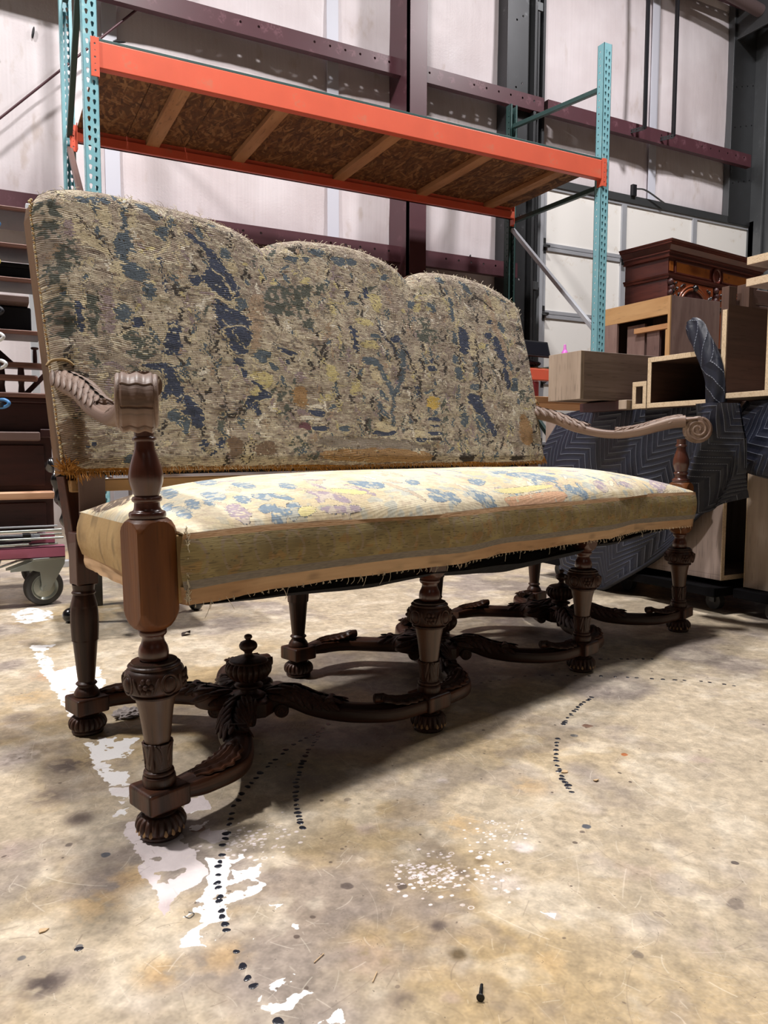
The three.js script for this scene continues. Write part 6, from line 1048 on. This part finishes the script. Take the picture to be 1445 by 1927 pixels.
{ const t = thing('pink_bottle', 'pink bottle with a tapered cap right of the black flat screen', 'bottle', [3.895, 1.253, -4.5]); part(t, 'bottle_body', turned(smooth([[0.0005, 0], [0.026, 0.002], [0.027, 0.05], [0.026, 0.1], [0.014, 0.125], [0.011, 0.13]], 4), 24), M({ color: lin(0xd96ad0), roughness: 0.35 })); part(t, 'bottle_cap', turned([[0.011, 0.13], [0.012, 0.131], [0.009, 0.165], [0.0005, 0.168]], 20), M({ color: lin(0xe88ae0), roughness: 0.35 })); }
{
  const t = thing('work_bench', 'plain wooden bench top behind the right end of the sofa back', 'bench', [2.6, 0, -3.32]);
  part(t, 'bench_top', box(0, 0.885, -0.55, 1.1, 0.922, 0, 0.003, 'z'), mPine); for (const [x, z] of [[0.35, -0.5], [1.0, -0.5], [1.0, -0.06]]) part(t, 'bench_leg', box(x, 0, z, x + 0.06, 0.885, z + 0.06, 0.003), mPine);
}
{ const t = thing('red_tin', 'dark red cylindrical tin on the wooden bench top', 'tin', [2.72, 0.922, -3.42]); part(t, 'tin_body', turned([[0.0005, 0], [0.043, 0], [0.044, 0.002], [0.044, 0.083], [0.043, 0.086], [0.0005, 0.086]], 40, null, 0.01), M({ color: lin(0x7c2f34), roughness: 0.4 })); part(t, 'tin_rim', move(new THREE.TorusGeometry(0.0435, 0.0018, 6, 40).rotateX(Math.PI / 2), 0, 0.085, 0), M({ color: lin(0x8a3a3e), roughness: 0.3 })); }


// ---------------------------------------------------------------- left side: cart of boards and furniture parts
{
  const cart = thing('rolling_rack_cart', 'steel rack cart with a pink base tube and a grey swivel caster behind the sofa', 'cart', [0, 0, 0]);
  const tubeBox = (x0, y0, z0, x1, y1, z1, w = 0.003) => [box(x0, y0, z0, x1, y0 + w, z1, 0), box(x0, y1 - w, z0, x1, y1, z1, 0), box(x0, y0, z0, x1, y1, z0 + w, 0), box(x0, y0, z1 - w, x1, y1, z1, 0)];
  part(cart, 'base_tube', tubeBox(-1.2, 0.196, -3.36, 0.272, 0.24, -3.29), mPink); part(cart, 'base_tube', tubeBox(-1.2, 0.196, -3.86, 0.272, 0.24, -3.80), mPink); part(cart, 'tube_opening_shade', box(0.266, 0.199, -3.357, 0.268, 0.237, -3.293, 0), mBlack);  // black plate stands for the shade inside the open tube
  part(cart, 'cross_tube', box(0.10, 0.2, -3.8, 0.15, 0.236, -3.36, 0.003), mPink);
  const caster = (x, z, a) => { const c = group('swivel_caster', cart); const put = (g) => { g.rotateY(a); g.translate(x, 0, z); return g; };
    mesh('caster_tyre', put(turned(smooth([[0.052, -0.02], [0.066, -0.021], [0.0735, -0.015], [0.075, 0], [0.0735, 0.015], [0.066, 0.021], [0.052, 0.02]], 5), 48).rotateX(Math.PI / 2).translate(0, 0.075, 0)), mRubber, c);
    mesh('caster_hub', put(turned([[0.0005, -0.018], [0.012, -0.026], [0.016, -0.024], [0.02, -0.014], [0.042, -0.012], [0.05, -0.02], [0.053, -0.02], [0.053, 0.02], [0.05, 0.02], [0.042, 0.012], [0.02, 0.014], [0.016, 0.024], [0.012, 0.026], [0.0005, 0.018]], 40, null, 0.01).rotateX(Math.PI / 2).translate(0, 0.075, 0)), mZinc, c);
    const s = polyShape([[-0.014, 0.062], [0.014, 0.062], [0.075, 0.165], [0.078, 0.188], [-0.03, 0.19], [-0.13, 0.158], [-0.13, 0.15], [-0.05, 0.15], [-0.02, 0.14], [-0.016, 0.1]]); for (const q of [-1, 1]) { const f = ext(s, 0.003, 0.0008); f.translate(0, 0, q * 0.03 - 0.0015); mesh('caster_fork', boxUV(put(f)), mZinc, c); }
    mesh('brake_lever', put(merge([bar([-0.10, 0.188, 0], [-0.04, 0.191, 0.0], 0.02, 0.006), bar([-0.165, 0.168, 0], [-0.095, 0.188, 0.0], 0.02, 0.006)])), mZinc, c); mesh('caster_axle', put(rod([0, 0.075, -0.036], [0, 0.075, 0.036], 0.009, 12)), mZinc, c);
    mesh('caster_plate', put(merge([box(-0.05, 0.186, -0.045, 0.075, 0.196, 0.045, 0.002)])), mZinc, c); };
  caster(0.19, -3.33, 0.25); caster(-0.02, -3.62, 0.9); caster(0.2, -3.83, 0.4);
  part(cart, 'upright', box(0.20, 0.24, -3.86, 0.235, 1.72, -3.82, 0.003), mWhitePl); part(cart, 'upright', box(-0.5, 0.24, -3.86, -0.465, 1.72, -3.82, 0.003), mWhitePl);
  const tipM = { white: mWhitePl, blue: M({ color: lin(0x4a86c0), roughness: 0.4 }), yellow: M({ color: lin(0xd8cc70), roughness: 0.4 }), dark: mNavy };
  for (const [y, c, x] of [[1.585, 'white', 0.075], [1.453, 'blue', 0.085], [1.318, 'yellow', 0.08], [1.14, 'dark', 0.085], [1.045, 'white', 0.085], [0.945, 'white', 0.09], [0.80, 'blue', 0.095]]) { const a = group('cart_arm', cart); mesh('arm_bar', bar([x - 0.3, y - 0.01, -3.62], [x - 0.03, y - 0.006, -3.20], 0.016, 0.02), mGalvDark, a); mesh('arm_tip', tube([[x - 0.06, y - 0.014, -3.235], [x - 0.02, y - 0.012, -3.2], [x - 0.008, y, -3.19], [x - 0.02, y + 0.012, -3.2], [x - 0.06, y + 0.012, -3.235]], 0.0065, 30, 8), tipM[c], a); }
  // boards
  const boards = [[1.548, 0.016, 0.262, 0.30, 'mahogany board on the highest arms of the cart', mMahog], [1.408, 0.017, 0.262, 0.26, 'mahogany board second from the top of the cart', mMahog], [1.278, 0.018, 0.262, 0.24, 'mahogany board third from the top of the cart', mMahog], [1.20, 0.027, 0.175, 0.2, 'thick mauve grey board above the black carton on the cart', mMauve], [1.078, 0.017, 0.215, 0.22, 'mahogany board under the black carton on the cart', mMahog]];
  for (const [y, h, x, d, l, m] of boards) { const t = thing('furniture_board', l, 'board', [x, y, -3.34]); part(t, 'board_body', box(-0.9, 0, -d, 0, h, -0.012, 0.002, 'z'), m); part(t, 'board_edge', box(-0.9, 0, -0.012, 0, h, 0, 0.004, true), m === mMauve ? mMauve : mMahogPale); t.userData.group = 'boards on the cart'; }  // mahogany boards get a paler front edge, painting the light caught there
  { const t = thing('black_carton', 'black carton lying under the second mahogany board', 'carton', [0.19, 1.297, -3.42]); part(t, 'carton_body', box(-0.6, 0, -0.2, 0, 0.066, 0, 0.006), mNavy); part(t, 'carton_lid', box(-0.605, 0.05, -0.205, 0.004, 0.07, 0.004, 0.004), mBlack); }
  { const t = thing('black_carton', 'taller black carton under the thick mauve grey board', 'carton', [0.185, 1.096, -3.42]); part(t, 'carton_body', box(-0.6, 0, -0.2, 0, 0.10, 0, 0.006), mNavy); part(t, 'carton_flap', box(-0.55, 0.0995, -0.17, -0.03, 0.103, -0.05, 0.001), mBlack); }
  // dark chest and chair parts below
  { const t = thing('mahogany_chest', 'dark mahogany chest with plain rails low on the cart', 'chest', [0.245, 0.29, -3.42]);
    part(t, 'chest_carcass', box(-1.0, 0, -0.36, 0, 0.525, -0.01, 0.003, true), mMahog); part(t, 'chest_top', box(-1.02, 0.525, -0.38, 0.012, 0.545, 0.02, 0.005, 'z'), mMahog); part(t, 'chest_rail', box(-1.0, 0.372, -0.01, -0.045, 0.408, 0.06, 0.006, true), mMauve); part(t, 'chest_rail', box(-0.045, 0.385, -0.01, 0.03, 0.42, 0.04, 0.004, true), mMahog); part(t, 'drawer_front', box(-0.98, 0.19, -0.01, -0.03, 0.355, 0.002, 0.003, true), mMahog); part(t, 'chest_shelf', box(-1.0, 0.138, -0.02, 0.0, 0.168, 0.075, 0.007, true), mPeach); part(t, 'drawer_front', box(-0.98, 0.02, -0.01, -0.03, 0.12, 0.002, 0.003, true), mMahog); }
  { const t = thing('chair_frame', 'upside down mahogany chair frame with turned spindles on the dark chest', 'chair', [0.26, 0.836, -3.42]);
    part(t, 'seat_rail', box(-0.8, 0.118, -0.06, 0.012, 0.14, 0.02, 0.005, true), mMahogPale); part(t, 'stretcher_rail', box(-0.6, 0.064, 0.0, -0.06, 0.088, 0.04, 0.008, true), mMahogPale); part(t, 'seat_rail', box(-0.75, -0.001, -0.02, -0.012, 0.018, 0.045, 0.006, true), mMahogPale);
    for (const x of [-0.12, -0.19, -0.3]) part(t, 'chair_leg', turned([[0.012, 0], [0.013, 0.02], [0.010, 0.05], [0.014, 0.08], [0.011, 0.118]], 16).translate(x, 0.0, 0), mMahog);
    part(t, 'turned_spindle', turned(smooth([[0.008, 0.14], [0.0085, 0.16], [0.0075, 0.19], [0.007, 0.196], [0.014, 0.2], [0.014, 0.206], [0.0005, 0.208]], 4), 20).translate(-0.065, 0, -0.03), mMahog); part(t, 'turned_spindle', rod([-0.2, 0.14, -0.02], [-0.225, 0.195, -0.02], 0.008), mMahogPale);
    const s = polyShape([[-0.9, 0.14], [-0.12, 0.14], [-0.2, 0.215], [-0.9, 0.215]]); const f = ext(s, 0.02, 0.002); f.translate(0, 0, -0.2); part(t, 'back_panel', boxUV(f, true), mMahog); part(t, 'chair_leg', bar([-0.12, -0.0, -0.1], [-0.01, 0.12, -0.1], 0.012, 0.02), mMahog); }
  // metal bars and folded blue bits on the base
  const bars = [[0.322, 0.25, -3.33, 'upper'], [0.306, 0.262, -3.30, 'second'], [0.290, 0.265, -3.32, 'third'], [0.274, 0.268, -3.30, 'fourth'], [0.258, 0.14, -3.27, 'lowest']];
  bars.forEach(([y, x, z, n], i) => tag(mesh(numbered('steel_bar'), i % 2 ? rod([-0.8, y - 0.004, z], [x, y, z], 0.005) : box(-0.8, y - 0.006, z - 0.014, x, y, z, 0.001), i === 0 ? mGreyMetal : mZinc, scene), n + ' loose steel bar lying above the pink cart tube', 'bar', 'loose steel bars on the cart'));
  { const t = thing('folded_strap', 'dark navy folded strap among the loose steel bars', 'strap', [0, 0.243, -3.34]); part(t, 'strap_band', sweep([[-0.7, 0.03, 0], [-0.3, 0.04, 0.01], [0.05, 0.028, 0.015], [0.18, 0.035, 0.0]], (u, th) => [Math.cos(th) * 0.03, Math.sin(th) * (0.012 + 0.006 * Math.sin(u * 9))], 30, 12), mNavy); part(t, 'strap_buckle', box(0.12, 0.015, -0.02, 0.15, 0.05, 0.035, 0.004), mBlack); }
  tag(mesh(numbered('floor_rail'), box(0.2, 0.0, -4.4, 1.6, 0.035, -4.34, 0.003, 'z'), mGreyMetal, scene), 'pale steel rail lying on the floor behind the cart', 'rail');
}
{ // black carved chair
  const t = thing('black_carved_chair', 'glossy black carved chair with ball feet behind the left end of the sofa', 'chair', [0, 0, 0]);
  part(t, 'carved_arm', sweep([[0.185, 0.585, -2.66], [0.20, 0.56, -2.62], [0.205, 0.50, -2.6], [0.222, 0.43, -2.6], [0.235, 0.37, -2.62], [0.27, 0.30, -2.68]], (u, th) => { const r = 0.018 + 0.005 * Math.sin(u * 34) + 0.003 * Math.cos(th * 3 + u * 20); return [Math.cos(th) * r, Math.sin(th) * r]; }, 80, 20, V(0, 0, 1)), mBlackWood);
  part(t, 'carved_rail', sweep([[0.24, 0.50, -2.64], [0.33, 0.525, -2.62], [0.40, 0.505, -2.61], [0.47, 0.522, -2.62], [0.56, 0.51, -2.64], [0.68, 0.52, -2.66]], (u, th) => { const r = 0.016 + 0.006 * Math.sin(u * 30); return [Math.cos(th) * r, Math.sin(th) * (r * 0.9 + 0.002 * Math.cos(th * 4))]; }, 80, 18), mBlackWood);
  part(t, 'chair_seat', box(0.24, 0.34, -3.05, 0.70, 0.40, -2.64, 0.02), mBlackWood);
  for (const [x, z, bx, bz] of [[0.30, -2.88, 0.253, -2.94], [0.66, -2.88, 0.71, -2.94]]) { const l = group('chair_leg', t); mesh('cabriole_leg', sweep([[x, 0.36, z], [x - 0.012 * Math.sign(x - bx), 0.24, z - 0.01], [(x + bx) / 2, 0.12, (z + bz) / 2], [bx + 0.006 * Math.sign(x - bx), 0.05, bz]], (u, th) => [Math.cos(th) * (0.022 - 0.013 * u), Math.sin(th) * (0.022 - 0.013 * u)], 24, 12), mBlackWood, l); const b = new THREE.SphereGeometry(0.027, 24, 16); mesh('ball_foot', move(b, bx, 0.0265, bz), mBlackWood, l); }
  part(t, 'rear_leg', box(0.36, 0, -3.24, 0.40, 0.36, -3.20, 0.004), mBlackWood); part(t, 'rear_leg', box(0.62, 0.0, -3.24, 0.66, 0.36, -3.20, 0.004), mBlackWood); part(t, 'seat_frame', box(0.3, 0.30, -3.24, 0.68, 0.36, -3.02, 0.004), mBlackWood);
}
// ---------------------------------------------------------------- litter on the floor
{
  const flake = (name, label, cat, x, z, r, mat, grp, lift = 0.3, n = 7, seed = 1) => { srand(seed); const pts = []; for (let k = 0; k < n; k++) { const a = k / n * 6.283, q = r * rr(0.5, 1.1); pts.push([Math.cos(a) * q, Math.sin(a) * q * 0.7]); } const g = ext(polyShape(pts), r * 0.12, r * 0.05); g.rotateX(-Math.PI / 2 + rr(-lift, lift) * 0.4); g.computeBoundingBox(); g.translate(x, 0.0004 - g.boundingBox.min.y, z); return tag(mesh(numbered(name), g, mat, scene), label, cat, grp); };
  const mLeaf = M({ color: lin(0x2a1c16), roughness: 0.8, side: THREE.DoubleSide }), mChip = M({ color: lin(0xc3a883), roughness: 0.8 });
  const lf = sheet(8, 5, (u, v) => { const w = Math.sin(Math.PI * clamp(u, 0.02, 0.98)); return [(u - 0.5) * 0.045, 0.001 + 0.016 * Math.sin(Math.PI * u) * (0.4 + 0.6 * v), (v - 0.5) * 0.03 * w]; }); lf.rotateY(0.7); lf.translate(0.583, 0, -2.56); tag(mesh(numbered('dry_leaf'), lf, mLeaf, scene), 'small curled dark leaf on the floor behind the front left leg', 'leaf');
  const pp = new THREE.IcosahedronGeometry(1, 5), P = pp.attributes.position; for (let i = 0; i < P.count; i++) { const x = P.getX(i), y = P.getY(i), z = P.getZ(i), k = 0.6 + 0.8 * Math.abs(fbm(x * 2.2 + 5, y * 2.2 + z * 3, 4) - 0.5) * 2; P.setXYZ(i, x * 0.042 * k, Math.max(0.0006, (y + 0.7) * 0.012 * k), z * 0.032 * k); } pp.computeVertexNormals(); pp.translate(0.275, 0, -1.83); tag(mesh(numbered('crumpled_paper'), pp, M({ color: lin(0xa39a96), roughness: 0.8 }), scene), 'grey crumpled paper scrap lying under the left end of the sofa', 'paper');
  const sc2 = thing('steel_screw', 'dark pan head screw lying on the floor at the bottom of the picture', 'screw', [0.48, 0.0035, -0.675], 0.9); mesh('screw_shank', sweep([[0, 0, 0], [0.012, 0, 0], [0.024, -0.001, 0]], (u, th) => { const r = 0.0022 * (1 - 0.35 * u) + 0.0005 * Math.sin(u * 90 + th); return [Math.cos(th) * r, Math.sin(th) * r]; }, 60, 12), mBlack, sc2); const hd = turned([[0.0005, 0], [0.0035, 0], [0.0048, 0.0016], [0.0046, 0.0028], [0.0005, 0.0034]], 20, null, 0.001); hd.rotateZ(Math.PI / 2); hd.translate(0.001, 0.0014, 0); mesh('screw_head', hd, mBlack, sc2);
  for (const [l, x, z, r, s] of [['pale wood chip on the floor near the left edge', 0.044, -1.045, 0.008, 3], ['pale wood chip right of the blue drip curve', 0.982, -1.11, 0.009, 5], ['pale flake beside the wood chip right of the blue drip curve', 1.01, -1.052, 0.008, 6], ['pale flake under the middle of the sofa', 0.517, -1.39, 0.007, 8]]) flake('wood_chip', l, 'chip', x, z, r, mChip, null, 0.6, 6, s);
  for (const [l, x, z, a, len] of [['thin wood splinter right of the white paint splash', 0.344, -0.827, 0.5, 0.010], ['short wood splinter nearest the bottom middle', 0.39, -0.765, 0.8, 0.009]]) tag(mesh(numbered('wood_splinter'), bar([x - Math.cos(a) * len, 0.0014, z + Math.sin(a) * len], [x + Math.cos(a) * len, 0.0018, z - Math.sin(a) * len], 0.0013, 0.001, 0.0003), mChip, scene), l, 'splinter');
  tag(mesh(numbered('wire_staple'), tube([[0.216, 0.001, -0.99], [0.221, 0.001, -0.983], [0.229, 0.001, -0.99], [0.223, 0.001, -0.997]], 0.0005, 24, 6), mGalv, scene), 'thin bent wire staple at the end of the white floor stripe', 'staple');
}

renderer.render(scene, camera);
